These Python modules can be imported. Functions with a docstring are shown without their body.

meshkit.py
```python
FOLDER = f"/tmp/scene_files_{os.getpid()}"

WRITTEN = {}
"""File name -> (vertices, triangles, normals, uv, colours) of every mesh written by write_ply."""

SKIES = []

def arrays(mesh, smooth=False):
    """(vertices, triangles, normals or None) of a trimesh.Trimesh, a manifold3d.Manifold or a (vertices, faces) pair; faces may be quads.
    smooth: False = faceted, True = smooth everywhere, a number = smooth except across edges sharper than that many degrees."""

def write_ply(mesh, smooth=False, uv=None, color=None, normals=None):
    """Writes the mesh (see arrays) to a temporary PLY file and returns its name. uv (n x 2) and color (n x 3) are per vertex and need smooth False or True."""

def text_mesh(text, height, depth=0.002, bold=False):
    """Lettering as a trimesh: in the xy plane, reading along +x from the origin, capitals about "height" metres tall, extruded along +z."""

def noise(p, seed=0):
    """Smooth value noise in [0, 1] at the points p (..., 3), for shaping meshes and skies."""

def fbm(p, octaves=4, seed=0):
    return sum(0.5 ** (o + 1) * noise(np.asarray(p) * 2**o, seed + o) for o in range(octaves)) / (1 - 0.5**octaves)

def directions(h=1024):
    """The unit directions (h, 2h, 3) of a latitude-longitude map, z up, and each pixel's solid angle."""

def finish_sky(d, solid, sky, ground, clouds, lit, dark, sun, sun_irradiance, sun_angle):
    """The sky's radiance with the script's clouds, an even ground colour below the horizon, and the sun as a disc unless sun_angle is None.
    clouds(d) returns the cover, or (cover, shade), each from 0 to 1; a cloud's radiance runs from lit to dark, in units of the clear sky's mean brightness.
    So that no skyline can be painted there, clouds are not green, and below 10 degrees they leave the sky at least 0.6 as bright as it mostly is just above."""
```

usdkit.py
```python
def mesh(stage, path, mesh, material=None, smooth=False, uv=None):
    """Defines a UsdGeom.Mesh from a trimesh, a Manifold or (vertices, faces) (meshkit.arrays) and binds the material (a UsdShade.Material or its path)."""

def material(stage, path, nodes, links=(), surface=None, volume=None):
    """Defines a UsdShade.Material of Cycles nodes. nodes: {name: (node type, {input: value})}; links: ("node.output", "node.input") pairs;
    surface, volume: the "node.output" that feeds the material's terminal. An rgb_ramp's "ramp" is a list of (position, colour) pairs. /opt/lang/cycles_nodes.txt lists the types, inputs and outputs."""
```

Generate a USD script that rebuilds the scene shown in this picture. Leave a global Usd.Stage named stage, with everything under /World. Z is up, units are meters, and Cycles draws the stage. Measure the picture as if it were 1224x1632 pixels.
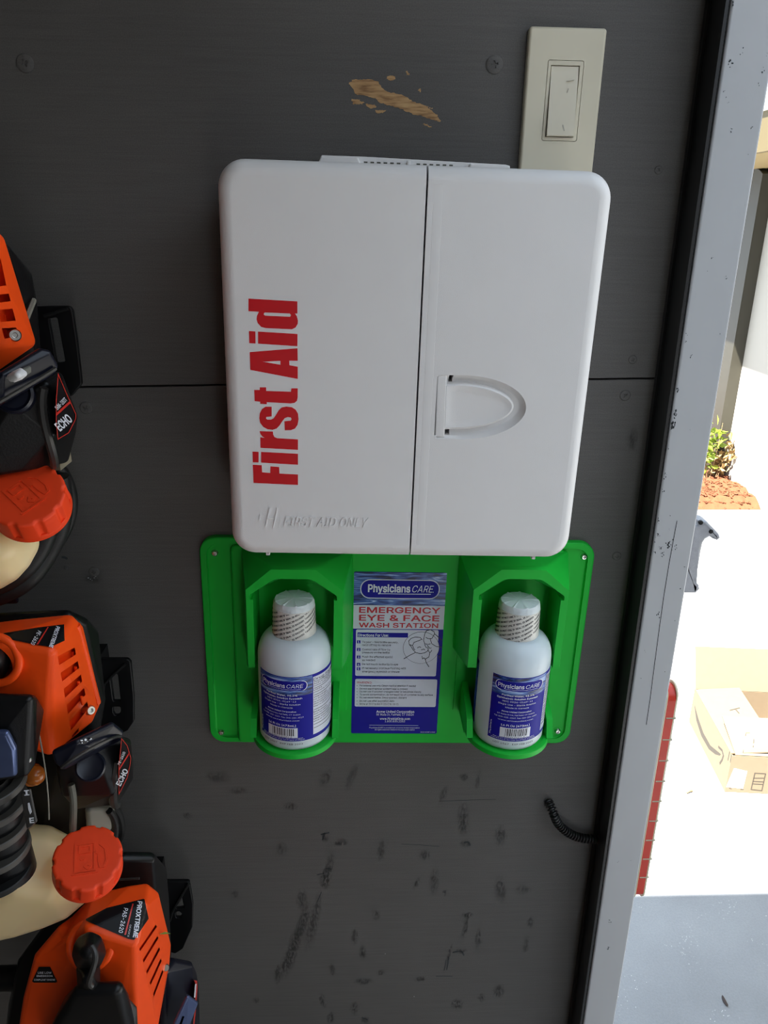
import math, random, numpy as np, trimesh, usdkit, meshkit
import manifold3d as m3
import mapbox_earcut as earcut
from shapely.geometry import Polygon, LineString, Point, box as sbox
from shapely.ops import unary_union
from pxr import Usd, UsdGeom, UsdLux, UsdShade, Gf, Sdf

random.seed(7); np.random.seed(7)
stage = Usd.Stage.CreateInMemory()
UsdGeom.SetStageUpAxis(stage, "Z"); UsdGeom.SetStageMetersPerUnit(stage, 1.0)
World = UsdGeom.Xform.Define(stage, "/World")
UsdGeom.Scope.Define(stage, "/World/Looks")

# ------------------------------------------------------------------ camera, light, exposure
IW, IH, FPX = 1224, 1632, 1225.0
PITCH, ROLL, YAW = math.radians(20.49), math.radians(0.68), math.radians(2.166)
CAM = np.array([0.0, -0.70, 1.50])
EXPOSURE = 0.72
SUN_DIR = np.array([1.25, 0.97, -2.42])        # the way the light travels
SUN_INT, SKY_INT = 5.4, 0.46

_f = np.array([math.sin(YAW) * math.cos(PITCH), math.cos(YAW) * math.cos(PITCH), -math.sin(PITCH)])
_r0 = np.array([math.cos(YAW), -math.sin(YAW), 0.0]); _u0 = np.cross(_r0, _f)
_r = math.cos(ROLL) * _r0 + math.sin(ROLL) * _u0
_u = -math.sin(ROLL) * _r0 + math.cos(ROLL) * _u0
cam = UsdGeom.Camera.Define(stage, "/World/camera")
cam.CreateFocalLengthAttr(26.0); cam.CreateHorizontalApertureAttr(26.0 * IW / FPX)
cam.CreateVerticalApertureAttr(26.0 * IH / FPX)
cam.CreateClippingRangeAttr(Gf.Vec2f(0.02, 500)); cam.CreateExposureAttr(EXPOSURE); cam.CreateFStopAttr(0.0)
_m = np.eye(4); _m[0, :3], _m[1, :3], _m[2, :3], _m[3, :3] = _r, _u, -_f, CAM
cam.AddTransformOp().Set(Gf.Matrix4d(_m.tolist()))


def aim(d):
    """Row matrix turning -z onto the direction d."""
    z = -np.asarray(d, float) / np.linalg.norm(d); x = np.cross([0, 0, 1.0], z); x /= np.linalg.norm(x)
    m = np.eye(4); m[0, :3], m[1, :3], m[2, :3] = x, np.cross(z, x), z
    return m


sun = UsdLux.DistantLight.Define(stage, "/World/sun")
sun.CreateIntensityAttr(SUN_INT); sun.CreateNormalizeAttr(True); sun.CreateAngleAttr(0.53); sun.CreateColorAttr(Gf.Vec3f(1, 0.965, 0.91))
sun.AddTransformOp().Set(Gf.Matrix4d(aim(SUN_DIR).tolist()))
sky = UsdLux.DomeLight.Define(stage, "/World/sky")
sky.CreateIntensityAttr(SKY_INT); sky.CreateColorAttr(Gf.Vec3f(0.72, 0.85, 1.0))


# ------------------------------------------------------------------ pixel rays
def ray(px, py):
    return _f + (px - IW / 2) / FPX * _r - (py - IH / 2) / FPX * _u


def P(px, py, Y):
    """The point of the plane y=Y seen at a pixel."""
    d = ray(px, py); return CAM + d * (Y - CAM[1]) / d[1]


def G(px, py, Z=-0.4):
    d = ray(px, py); return CAM + d * (Z - CAM[2]) / d[2]


def PX(px, py, X):
    d = ray(px, py); return CAM + d * (X - CAM[0]) / d[0]


def srgb(r, g, b):
    c = np.array([r, g, b]) / 255.0
    return tuple(np.where(c < 0.04045, c / 12.92, ((c + 0.055) / 1.055) ** 2.4))


# ------------------------------------------------------------------ materials
def plain(name, col, rough=0.5, var=0.06, scale=60.0, bump=0.0, bscale=400.0, **kw):
    """Principled with a little procedural variation of tone and fine relief."""
    n = {"g": ("geometry", {}), "t": ("noise_texture", {"scale": scale, "detail": 4.0}),
         "m": ("mix_color", {"blend_type": "mix", "a": tuple(np.array(col) * (1 - var)), "b": tuple(np.minimum(np.array(col) * (1 + var), 1))}),
         "p": ("principled_bsdf", {"roughness": rough, **kw})}
    l = [("g.position", "t.vector"), ("t.fac", "m.fac"), ("m.result", "p.base_color")]
    if bump:
        n["t2"] = ("noise_texture", {"scale": bscale, "detail": 3.0}); n["b"] = ("bump", {"strength": bump, "distance": 0.0006})
        l += [("g.position", "t2.vector"), ("t2.fac", "b.height"), ("b.normal", "p.normal")]
    return usdkit.material(stage, "/World/Looks/" + name, n, l, surface="p.BSDF")


M = {}
M["white"] = plain("white_plastic", (.80, .785, .775), .42, .02, 30, .10, 1500)
M["white_emboss"] = plain("white_emboss", (.80, .785, .775), .42, .02, 30)
M["slot_dark"] = plain("slot_dark", (.12, .12, .10), .6)
M["red_print"] = plain("red_print", srgb(205, 6, 22), .4, .03)
M["green"] = plain("green_plastic", (.010, .47, .04), .45, .05, 40, .08, 1500, specular_ior_level=.22)
M["blue_print"] = plain("blue_print", (.006, .006, .27), .5, .05, specular_ior_level=.2)
M["white_print"] = plain("white_print", (.72, .74, .80), .35, .02)
M["paper_print"] = plain("paper_print", (.60, .62, .70), .35, .02)
M["black_print"] = plain("black_print", (.02, .02, .03), .45)
M["red_sign_print"] = plain("red_sign_print", srgb(190, 20, 40), .4)
M["pale_blue_print"] = plain("pale_blue_print", (.30, .42, .65), .35)
M["bottle"] = plain("bottle_plastic", (.64, .73, .78), .33, .02, 30, subsurface_weight=.35, subsurface_radius=(1, 1, 1), subsurface_scale=.004)
M["cap"] = plain("cap_plastic", (.66, .72, .73), .3, .02)
M["band"] = plain("shrink_band", (.66, .65, .60), .25, .03, 200)
M["plate"] = plain("switch_plate", (.66, .61, .47), .32, .06, 25)
M["rocker"] = plain("switch_rocker", (.67, .62, .49), .3, .07, 50)
M["steel"] = plain("steel", (.62, .62, .60), .28, .1, 300, metallic=1.0)
M["zinc"] = plain("zinc_hook", (.36, .37, .40), .5, .25, 120, .3, 300, metallic=.35)
M["post"] = plain("post_paint", (.46, .47, .485), .5, .04, 12, .05, 900)
M["trim_black"] = plain("strip_black", (.012, .012, .012), .4, .2, 80)
M["chip"] = plain("paint_chip", (.03, .035, .04), .7)
M["orange"] = plain("orange_plastic", (.90, .075, .005), .42, .05, 60, .1, 900, specular_ior_level=.3)
M["red_cap"] = plain("red_cap", (.85, .055, .010), .5, .05, 60, .1, 900, specular_ior_level=.3)
M["black"] = plain("black_plastic", (.006, .006, .0065), .36, .3, 120, .15, 700, specular_ior_level=.28)
M["black_soft"] = plain("black_rubber", (.010, .010, .010), .5, .3, 120, .15, 700, specular_ior_level=.3)
M["navy"] = plain("navy_black", (.006, .007, .015), .3, .2, 100, specular_ior_level=.35)
M["grey_black"] = plain("greyish_black", (.030, .028, .026), .45, .2, 100)
M["rib_grey"] = plain("rib_grey", (.055, .050, .043), .5, .2, 100)
M["tank"] = plain("tank_cream", (.93, .68, .37), .4, .14, 14, subsurface_weight=.3, subsurface_radius=(1, .7, .3), subsurface_scale=.006)
M["amber"] = plain("amber_bulb", (.55, .16, .02), .15, .1, 60, transmission_weight=.4)
M["rope"] = plain("starter_rope", (.65, .65, .66), .8, .25, 900)
M["tan_tab"] = plain("tan_tab", (.30, .26, .18), .5)
M["decal_black"] = plain("decal_black", (.006, .006, .007), .4, specular_ior_level=.2)
M["decal_red"] = plain("decal_red", (.60, .03, .02), .35)
M["olive"] = plain("olive_hose", (.10, .10, .08), .5)
M["can"] = plain("grey_can", (.22, .21, .17), .4)
M["loom"] = plain("split_loom", (.010, .010, .010), .38)
M["light_red"] = plain("lens_red", (.62, .035, .014), .35, .1, 40)
M["lens_clear"] = plain("lens_rim", (.60, .55, .38), .15, .1, 40)
M["steel_and_sheen"] = plain("blue_steel_and_sheen", (.09, .12, .24), .22, .1, 100, metallic=.6)  # bluish lever steel, also the reflection painted on the muffler
M["trailer_in"] = plain("trailer_lining", (.17, .16, .15), .6, .1, 8)
M["ceiling"] = plain("trailer_ceiling", (.30, .27, .23), .6, .05, 5)
M["boards"] = plain("trailer_floor", (.20, .155, .115), .7, .2, 9, .3, 90)
M["shade_wall_boards"] = plain("shade_wall_boards", (.09, .065, .05), .7, .2, 9, .3, 90)  # dark boards of the added wall that holds back light
M["stucco"] = plain("stucco", (.37, .355, .315), .8, .04, 3, .5, 90)
M["soffit"] = plain("soffit_paint", (.27, .205, .085), .6, .05, 5)
M["fascia"] = plain("fascia_paint", (.105, .080, .034), .6, .04, 5)
M["roof_white"] = plain("roof_white", (.74, .72, .68), .5, .04, 5)
M["downspout"] = plain("downspout_paint", (.035, .032, .022), .5, .1, 12)
M["card"] = plain("cardboard", (.165, .122, .076), .75, .06, 40)
M["card_in"] = plain("cardboard_inside", (.155, .115, .066), .8, .06, 40)
M["card_print"] = plain("cardboard_print", (.05, .04, .028), .7)
M["label_paper"] = plain("label_paper", (.80, .80, .80), .6, .02)
M["mulch"] = plain("mulch_chip", (.15, .045, .015), .9, .35, 30)
M["leaf_green"] = plain("leaf_green", (.16, .24, .02), .5, .3, 40)
M["leaf_dry"] = plain("leaf_dry", (.30, .19, .07), .8, .3, 40)
M["twig"] = plain("twig_bark", (.22, .14, .07), .8, .3, 60)
M["leaf_brown"] = plain("leaf_brown", (.035, .020, .018), .6, .3, 200)
M["grass"] = plain("grass_blade", (.14, .20, .02), .5, .3, 200)
M["wood"] = usdkit.material(stage, "/World/Looks/bare_wood", {
    "g": ("geometry", {}), "mp": ("mapping", {"scale": (60.0, 60.0, 420.0)}), "t": ("noise_texture", {"scale": 1.0, "detail": 5.0}),
    "r": ("rgb_ramp", {"ramp": [(.3, (.16, .075, .03)), (.5, (.46, .27, .12)), (.75, (.60, .40, .19))]}),
    "p": ("principled_bsdf", {"roughness": .8})},
    [("g.position", "mp.vector"), ("mp.vector", "t.vector"), ("t.fac", "r.fac"), ("r.color", "p.base_color")], surface="p.BSDF")
# dark grey brushed-on paint over plywood, with the grain of the sheet running sideways
M["wall"] = usdkit.material(stage, "/World/Looks/painted_plywood", {
    "g": ("geometry", {}), "mp": ("mapping", {"scale": (14.0, 14.0, 420.0)}), "t": ("noise_texture", {"scale": 1.0, "detail": 6.0, "roughness": .65}),
    "t2": ("noise_texture", {"scale": 5.0, "detail": 3.0}), "t3": ("noise_texture", {"scale": 900.0, "detail": 2.0}),
    "m1": ("mix_color", {"a": (.098, .092, .087), "b": (.154, .146, .139)}),
    "m2": ("mix_color", {"blend_type": "multiply", "fac": .35}),
    "m3": ("mix_color", {"blend_type": "overlay", "fac": .25}),
    "b": ("bump", {"strength": .35, "distance": .0006}),
    "p": ("principled_bsdf", {"roughness": .62, "specular_ior_level": .35})},
    [("g.position", "mp.vector"), ("mp.vector", "t.vector"), ("g.position", "t2.vector"), ("g.position", "t3.vector"), ("t.fac", "m1.fac"),
     ("m1.result", "m2.a"), ("t2.fac", "m2.b"), ("m2.result", "m3.a"), ("t3.fac", "m3.b"), ("t.fac", "b.height"), ("b.normal", "p.normal"), ("m3.result", "p.base_color")], surface="p.BSDF")
M["concrete"] = usdkit.material(stage, "/World/Looks/concrete", {
    "g": ("geometry", {}), "t": ("noise_texture", {"scale": 180.0, "detail": 5.0, "roughness": .7}), "t2": ("noise_texture", {"scale": 2.5, "detail": 4.0}),
    "v": ("voronoi_texture", {"scale": 130.0}), "vr": ("rgb_ramp", {"ramp": [(0, (1, 1, 1)), (.10, (1, 1, 1)), (.16, (0, 0, 0)), (1, (0, 0, 0))]}),
    "w": ("noise_texture", {"scale": 14.0, "detail": 1.0}), "wr": ("rgb_ramp", {"ramp": [(0, (0, 0, 0)), (.58, (0, 0, 0)), (.66, (1, 1, 1)), (1, (1, 1, 1))]}),
    "mu": ("math", {"math_type": "multiply"}),
    "m1": ("mix_color", {"a": (.225, .232, .242), "b": (.335, .345, .358)}),
    "m2": ("mix_color", {"blend_type": "overlay", "fac": .35}), "m3": ("mix_color", {"b": (.80, .80, .78)}),
    "b": ("bump", {"strength": .4, "distance": .001}), "p": ("principled_bsdf", {"roughness": .85})},
    [("g.position", "t.vector"), ("g.position", "t2.vector"), ("g.position", "v.vector"), ("g.position", "w.vector"), ("v.distance", "vr.fac"), ("w.fac", "wr.fac"), ("vr.color", "mu.value1"), ("wr.color", "mu.value2"),
     ("t.fac", "m1.fac"), ("m1.result", "m2.a"), ("t2.fac", "m2.b"), ("m2.result", "m3.a"), ("mu.value", "m3.fac"), ("m3.result", "p.base_color"), ("t.fac", "b.height"), ("b.normal", "p.normal")], surface="p.BSDF")
# greasy smudges: patches whose cover fades out to nothing at their rims
M["smudge"] = usdkit.material(stage, "/World/Looks/grease_smudge", {
    "c": ("uvmap", {"attribute": "st"}), "g": ("geometry", {}), "mp": ("mapping", {"location": (-.5, -.5, 0.0)}), "len": ("vector_math", {"math_type": "length"}),
    "fall": ("map_range", {"range_type": "smoothstep", "from_min": .08, "from_max": .5, "to_min": 1.0, "to_max": 0.0, "clamp": True}),
    "sc": ("mapping", {"scale": (420.0, 420.0, 160.0)}), "t": ("noise_texture", {"scale": 1.0, "detail": 3.0}),
    "nr": ("map_range", {"from_min": .36, "from_max": .60, "to_min": 0.0, "to_max": .54, "clamp": True}),
    "mu": ("math", {"math_type": "multiply"}), "tr": ("transparent_bsdf", {}), "d": ("principled_bsdf", {"base_color": (.024, .024, .025), "roughness": .5}), "mx": ("mix_closure", {})},
    [("c.UV", "mp.vector"), ("mp.vector", "len.vector1"), ("len.value", "fall.value"), ("g.position", "sc.vector"), ("sc.vector", "t.vector"), ("t.fac", "nr.value"),
     ("fall.result", "mu.value1"), ("nr.result", "mu.value2"), ("mu.value", "mx.fac"), ("tr.BSDF", "mx.closure1"), ("d.BSDF", "mx.closure2")], surface="mx.closure")
# printed photograph of rippling water at the head of the sign
M["water_print"] = usdkit.material(stage, "/World/Looks/water_print", {
    "g": ("geometry", {}), "mp": ("mapping", {"scale": (28.0, 28.0, 190.0), "rotation": (0.0, .12, 0.0)}), "t": ("noise_texture", {"scale": 1.0, "detail": 4.0, "distortion": 1.2}),
    "r": ("rgb_ramp", {"ramp": [(.0, (.002, .004, .02)), (.38, (.004, .012, .06)), (.47, (.02, .06, .26)), (.56, (.08, .18, .50)), (.64, (.30, .45, .75)), (.72, (.7, .8, .9))]}),
    "p": ("principled_bsdf", {"roughness": .3})},
    [("g.position", "mp.vector"), ("mp.vector", "t.vector"), ("t.fac", "r.fac"), ("r.color", "p.base_color")], surface="p.BSDF")

# ------------------------------------------------------------------ scene helpers
taken = {}


def numbered(parent, name):
    k = (parent, name); taken[k] = taken.get(k, -1) + 1
    return name if taken[k] == 0 else f"{name}_{taken[k]:03d}"


class Thing:
    """A prim of the scene: an Xform at loc, or a part of another Thing. Meshes come in world coordinates."""

    def __init__(self, path, loc):
        self.path, self.loc = path, np.asarray(loc, float)
        self.prim = stage.GetPrimAtPath(path)

    def part(self, name, mesh, mat, smooth=35, label=None, kind=None, uv=None):
        name = numbered(self.path, name); path = f"{self.path}/{name}"
        v, f, n = meshkit.arrays(mesh, False)
        t = trimesh.Trimesh(v - self.loc, f, process=False)
        if smooth and uv is None: t.merge_vertices()
        g = usdkit.mesh(stage, path, t, M[mat] if isinstance(mat, str) else mat, smooth=smooth if uv is None else False, uv=uv)
        for k, x in (("label", label), ("kind", kind)):
            if x: g.GetPrim().SetCustomDataByKey(k, x)
        return Thing(path, self.loc)


def meta(prim, label=None, cat=None, group=None, kind=None):
    for k, x in (("label", label), ("category", cat), ("group", group), ("kind", kind)):
        if x: prim.SetCustomDataByKey(k, x)


def thing(name, loc, label=None, cat=None, group=None, kind=None):
    path = "/World/" + numbered("/World", name)
    x = UsdGeom.Xform.Define(stage, path); x.AddTranslateOp().Set(Gf.Vec3d(*map(float, loc)))
    meta(x.GetPrim(), label, cat, group, kind)
    return Thing(path, loc)


def single(name, mesh, mat, label=None, cat=None, group=None, kind=None, smooth=35):
    path = "/World/" + numbered("/World", name)
    v, f, n = meshkit.arrays(mesh, False)
    lo, hi = v.min(0), v.max(0); loc = np.array([(lo[0] + hi[0]) / 2, (lo[1] + hi[1]) / 2, lo[2]])
    t = trimesh.Trimesh(v - loc, f, process=False)
    if smooth: t.merge_vertices()
    g = usdkit.mesh(stage, path, t, M[mat] if isinstance(mat, str) else mat, smooth=smooth)
    UsdGeom.Xformable(g).AddTranslateOp().Set(Gf.Vec3d(*loc))
    meta(g.GetPrim(), label, cat, group, kind)
    return Thing(path, loc)


# ------------------------------------------------------------------ mesh helpers
def cat(*ms):
    ms = [m for a in ms for m in (a if isinstance(a, (list, tuple)) else [a])]
    return trimesh.util.concatenate(ms)


def mani(t):
    t = t.copy(); t.merge_vertices()
    return m3.Manifold(m3.Mesh(np.asarray(t.vertices, np.float32), np.asarray(t.faces, np.uint32)))


def tri(m):
    x = m.to_mesh(); return trimesh.Trimesh(x.vert_properties[:, :3], x.tri_verts, process=False)


def bx(x0, x1, y0, y1, z0, z1):
    return trimesh.creation.box(bounds=[[x0, y0, z0], [x1, y1, z1]])


def rnd(pts, r, seg=5):
    p = pts if isinstance(pts, Polygon) else Polygon(pts)
    if not p.is_valid: p = p.buffer(0)
    if r > 0:
        q = p.buffer(-r, join_style=2); q = q.buffer(r, quad_segs=seg)
        if not q.is_empty: p = q if q.geom_type == "Polygon" else max(q.geoms, key=lambda g: g.area)
    return p


def rrect(x0, y0, x1, y1, r=0, seg=6):
    return rnd(sbox(x0, y0, x1, y1), r, seg)


def _ring(c):
    c = np.asarray(c, float)[:, :2]
    if np.allclose(c[0], c[-1]): c = c[:-1]
    keep = np.linalg.norm(c - np.roll(c, 1, 0), axis=1) > 1e-7
    return c[keep]


def _inset(c, d):
    """Moves a closed ring to its left by d (inward for counter-clockwise)."""
    a = np.roll(c, 1, 0) - c; b = np.roll(c, -1, 0) - c
    ta = -a / np.linalg.norm(a, axis=1, keepdims=True); tb = b / np.linalg.norm(b, axis=1, keepdims=True)
    na = np.stack([-ta[:, 1], ta[:, 0]], 1); nb = np.stack([-tb[:, 1], tb[:, 0]], 1)
    n = na + nb; n /= np.maximum(np.linalg.norm(n, axis=1, keepdims=True), 1e-9)
    return c + n * (d / np.maximum((n * na).sum(1), .5))[:, None]


def slab(poly, h0, h1, bev=0.0, n=3, sides=None):
    """Polygon (u, v) as a plate from n=h0 to n=h1, its front rim rounded by bev. A list of (inset, height) in sides replaces the rounding."""
    if hasattr(poly, "geoms"): return cat([slab(g, h0, h1, bev, n, sides) for g in poly.geoms if g.geom_type == "Polygon"])
    if not isinstance(poly, Polygon): poly = Polygon(poly)
    rings = [_ring(poly.exterior.coords)] + [_ring(i.coords) for i in poly.interiors]
    for k, r in enumerate(rings):
        s = (r[:, 0] * np.roll(r[:, 1], -1) - np.roll(r[:, 0], -1) * r[:, 1]).sum()
        if (s > 0) != (k == 0): rings[k] = r[::-1]
    if sides is None:
        sides = [(0, h0)] + ([(bev * (1 - math.cos(a)), h1 - bev * (1 - math.sin(a))) for a in np.linspace(0, math.pi / 2, n + 1)] if bev > 0 else [(0, h1)])
    V, F, base = [], [], 0
    cnt = [len(r) for r in rings]; tot = sum(cnt)
    for d, h in sides:
        q = np.vstack([_inset(r, d) if d else r for r in rings]); V.append(np.column_stack([q, np.full(tot, h)]))
    for L in range(len(sides) - 1):
        o = 0
        for c in cnt:
            i = np.arange(c); j = (i + 1) % c
            a, b, c2, d2 = L * tot + o + i, L * tot + o + j, (L + 1) * tot + o + j, (L + 1) * tot + o + i
            F += [np.stack([a, b, c2], 1), np.stack([a, c2, d2], 1)]; o += c
    ends = np.cumsum(cnt).astype(np.uint32)
    for L, flip in ((0, True), (len(sides) - 1, False)):
        t = np.asarray(earcut.triangulate_float64(V[L][:, :2].copy(), ends)).reshape(-1, 3).astype(int)
        p = V[L][:, :2]
        e1_, e2_ = p[t[:, 1]] - p[t[:, 0]], p[t[:, 2]] - p[t[:, 0]]; ar = e1_[:, 0] * e2_[:, 1] - e1_[:, 1] * e2_[:, 0]
        t[ar < 0] = t[ar < 0][:, ::-1]
        F.append((t[:, ::-1] if flip else t) + L * tot)
    return trimesh.Trimesh(np.vstack(V), np.vstack(F), process=False)


class Frame:
    """u to the right, v up, n out of the wall; turned by ang in the wall's plane."""

    def __init__(self, o, ang=0.0):
        self.o = np.asarray(o, float); c, s = math.cos(ang), math.sin(ang)
        self.U, self.V, self.N = np.array([c, 0, s]), np.array([-s, 0, c]), np.array([0, -1.0, 0])

    def w(self, mesh):
        m = mesh.copy(); v = np.asarray(m.vertices)
        m.vertices = self.o + v[:, :1] * self.U + v[:, 1:2] * self.V + v[:, 2:3] * self.N
        return m

    def px(self, x, y, n=0.0):
        p = P(x, y, self.o[1] - n) - self.o
        return (float(p @ self.U), float(p @ self.V))

    def pts(self, pts, n=0.0):
        return [self.px(a, b, n) for a, b in pts]


def place(mesh, o, axis, up=(0, 0, 1)):
    """Puts a mesh with its z along axis at o (y towards up)."""
    z = np.asarray(axis, float); z = z / np.linalg.norm(z); up = np.asarray(up, float)
    x = np.cross(up, z); x /= np.linalg.norm(x); y = np.cross(z, x)
    m = mesh.copy(); v = np.asarray(m.vertices); m.vertices = np.asarray(o) + v[:, :1] * x + v[:, 1:2] * y + v[:, 2:3] * z
    return m


def lathe(prof, seg=48):
    return trimesh.creation.revolve(np.asarray(prof, float), sections=seg)


def ball(c, r, sub=2):
    m = trimesh.creation.icosphere(sub, r); m.apply_translation(c); return m


def tube(pts, r, sides=10, closed=False, smooth=0):
    p = np.asarray(pts, float)
    if smooth:
        from scipy.interpolate import CubicSpline
        t = np.r_[0, np.cumsum(np.linalg.norm(np.diff(p, axis=0), axis=1))]
        p = CubicSpline(t, p)(np.linspace(0, t[-1], smooth))
    n = len(p); r = np.broadcast_to(r, (n,))
    T = np.gradient(p, axis=0); T /= np.linalg.norm(T, axis=1, keepdims=True)
    a = np.cross(T[0], [0.31, 0.77, 0.55]); a /= np.linalg.norm(a); A = []
    for t in T:
        a = a - t * (a @ t); a /= np.linalg.norm(a); A.append(a)
    A = np.array(A); B = np.cross(T, A); ang = np.arange(sides) * 2 * np.pi / sides
    v = p[:, None] + r[:, None, None] * (np.cos(ang)[None, :, None] * A[:, None] + np.sin(ang)[None, :, None] * B[:, None])
    V = v.reshape(-1, 3); F = []
    for i in range(n - 1):
        for j in range(sides):
            k = (j + 1) % sides
            F += [[i * sides + j, i * sides + k, (i + 1) * sides + k], [i * sides + j, (i + 1) * sides + k, (i + 1) * sides + j]]
    V = np.vstack([V, p[0], p[-1]]); e = n * sides
    for j in range(sides):
        k = (j + 1) % sides
        F += [[e, k, j], [e + 1, (n - 1) * sides + j, (n - 1) * sides + k]]
    return trimesh.Trimesh(V, F, process=False)


def hs(pts, r=0.003, sub=1):
    """Rounded solid: the hull of small balls at (px, py, Y) points, the outline kept at the points themselves."""
    q = np.array([P(a, b, Y) for a, b, Y in pts]); c = q.mean(0)
    d = c - q; L = np.linalg.norm(d, axis=1, keepdims=True)
    q = q + d / L * np.minimum(r, L * .8)
    s = np.asarray(trimesh.creation.icosphere(sub, r).vertices)
    return tri(m3.Manifold.hull_points((q[:, None] + s[None]).reshape(-1, 3).astype(np.float64)))


def box_cut(quad, Y, front=.02, deep=.012):
    """A cutter through the quad seen at the pixels (px, py[, Y]) straight into the wall's direction."""
    q = np.array([P(a[0], a[1], a[2] if len(a) > 2 else Y) for a in quad])
    return m3.Manifold.hull_points(np.vstack([q - [0, front, 0], q + [0, deep, 0]]))


_text = {}


class Drape:
    """Prints laid on a mesh: pixels are followed along the line of sight to the surface."""

    def __init__(self, mesh, lift=.0005):
        v, f = np.asarray(mesh.vertices, float), np.asarray(mesh.faces)
        self.a, self.e1, self.e2 = v[f[:, 0]], v[f[:, 1]] - v[f[:, 0]], v[f[:, 2]] - v[f[:, 0]]
        self.q = np.cross(CAM - self.a, self.e1); self.w = (self.e2 * self.q).sum(1); self.lift = lift

    def at(self, x, y, up=0.0):
        d = ray(x, y); h = np.cross(d, self.e2); det = (self.e1 * h).sum(1)
        with np.errstate(divide="ignore", invalid="ignore"):
            u = ((CAM - self.a) * h).sum(1) / det; v = (self.q @ d) / det; t = self.w / det
        ok = (np.abs(det) > 1e-14) & (u >= -1e-5) & (v >= -1e-5) & (u + v <= 1 + 1e-5) & (t > 0)
        if not ok.any(): return self.last if hasattr(self, "last") else CAM + d * .6
        self.last = CAM + d * (t[ok].min() - self.lift - up)
        return self.last

    def plate(self, poly, h=.0003, up=0.0):
        if not isinstance(poly, Polygon): poly = Polygon(poly)
        poly = poly.segmentize(6.0)
        m = slab(Polygon(np.asarray(poly.exterior.coords) * [1, -1], [np.asarray(i.coords) * [1, -1] for i in poly.interiors]), 0, 1)
        m.merge_vertices(); m = m.subdivide_to_size(5.0, max_iter=12)
        v = np.asarray(m.vertices); m.vertices = np.array([self.at(x, -y, up + z * h) for x, y, z in v]); return m

    def text(self, s, o, ex, ey, bold=1, up=.0006):
        m = unit_text(s, bold); v = np.asarray(m.vertices); o, ex, ey = map(np.asarray, (o, ex, ey))
        q = o + v[:, :1] * ex + v[:, 1:2] * ey
        m.vertices = np.array([self.at(x, y, up + z * .0002) for (x, y), z in zip(q, v[:, 2])]); return m

    def slot(self, quad, deep=.008):
        """A cutter sunk into the surface under the quad of pixels."""
        p = np.array([self.at(q[0], q[1]) for q in quad]); d = (p - CAM) / np.linalg.norm(p - CAM, axis=1, keepdims=True)
        return m3.Manifold.hull_points(np.vstack([p - d * .004, p + d * deep]))


def unit_text(s, bold):
    """Lettering one capital high and one deep; each wording is drawn once."""
    k = (s, int(round(bold)))
    if k not in _text: _text[k] = meshkit.text_mesh(s, 1.0, 1.0, k[1])
    return _text[k].copy()


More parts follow.
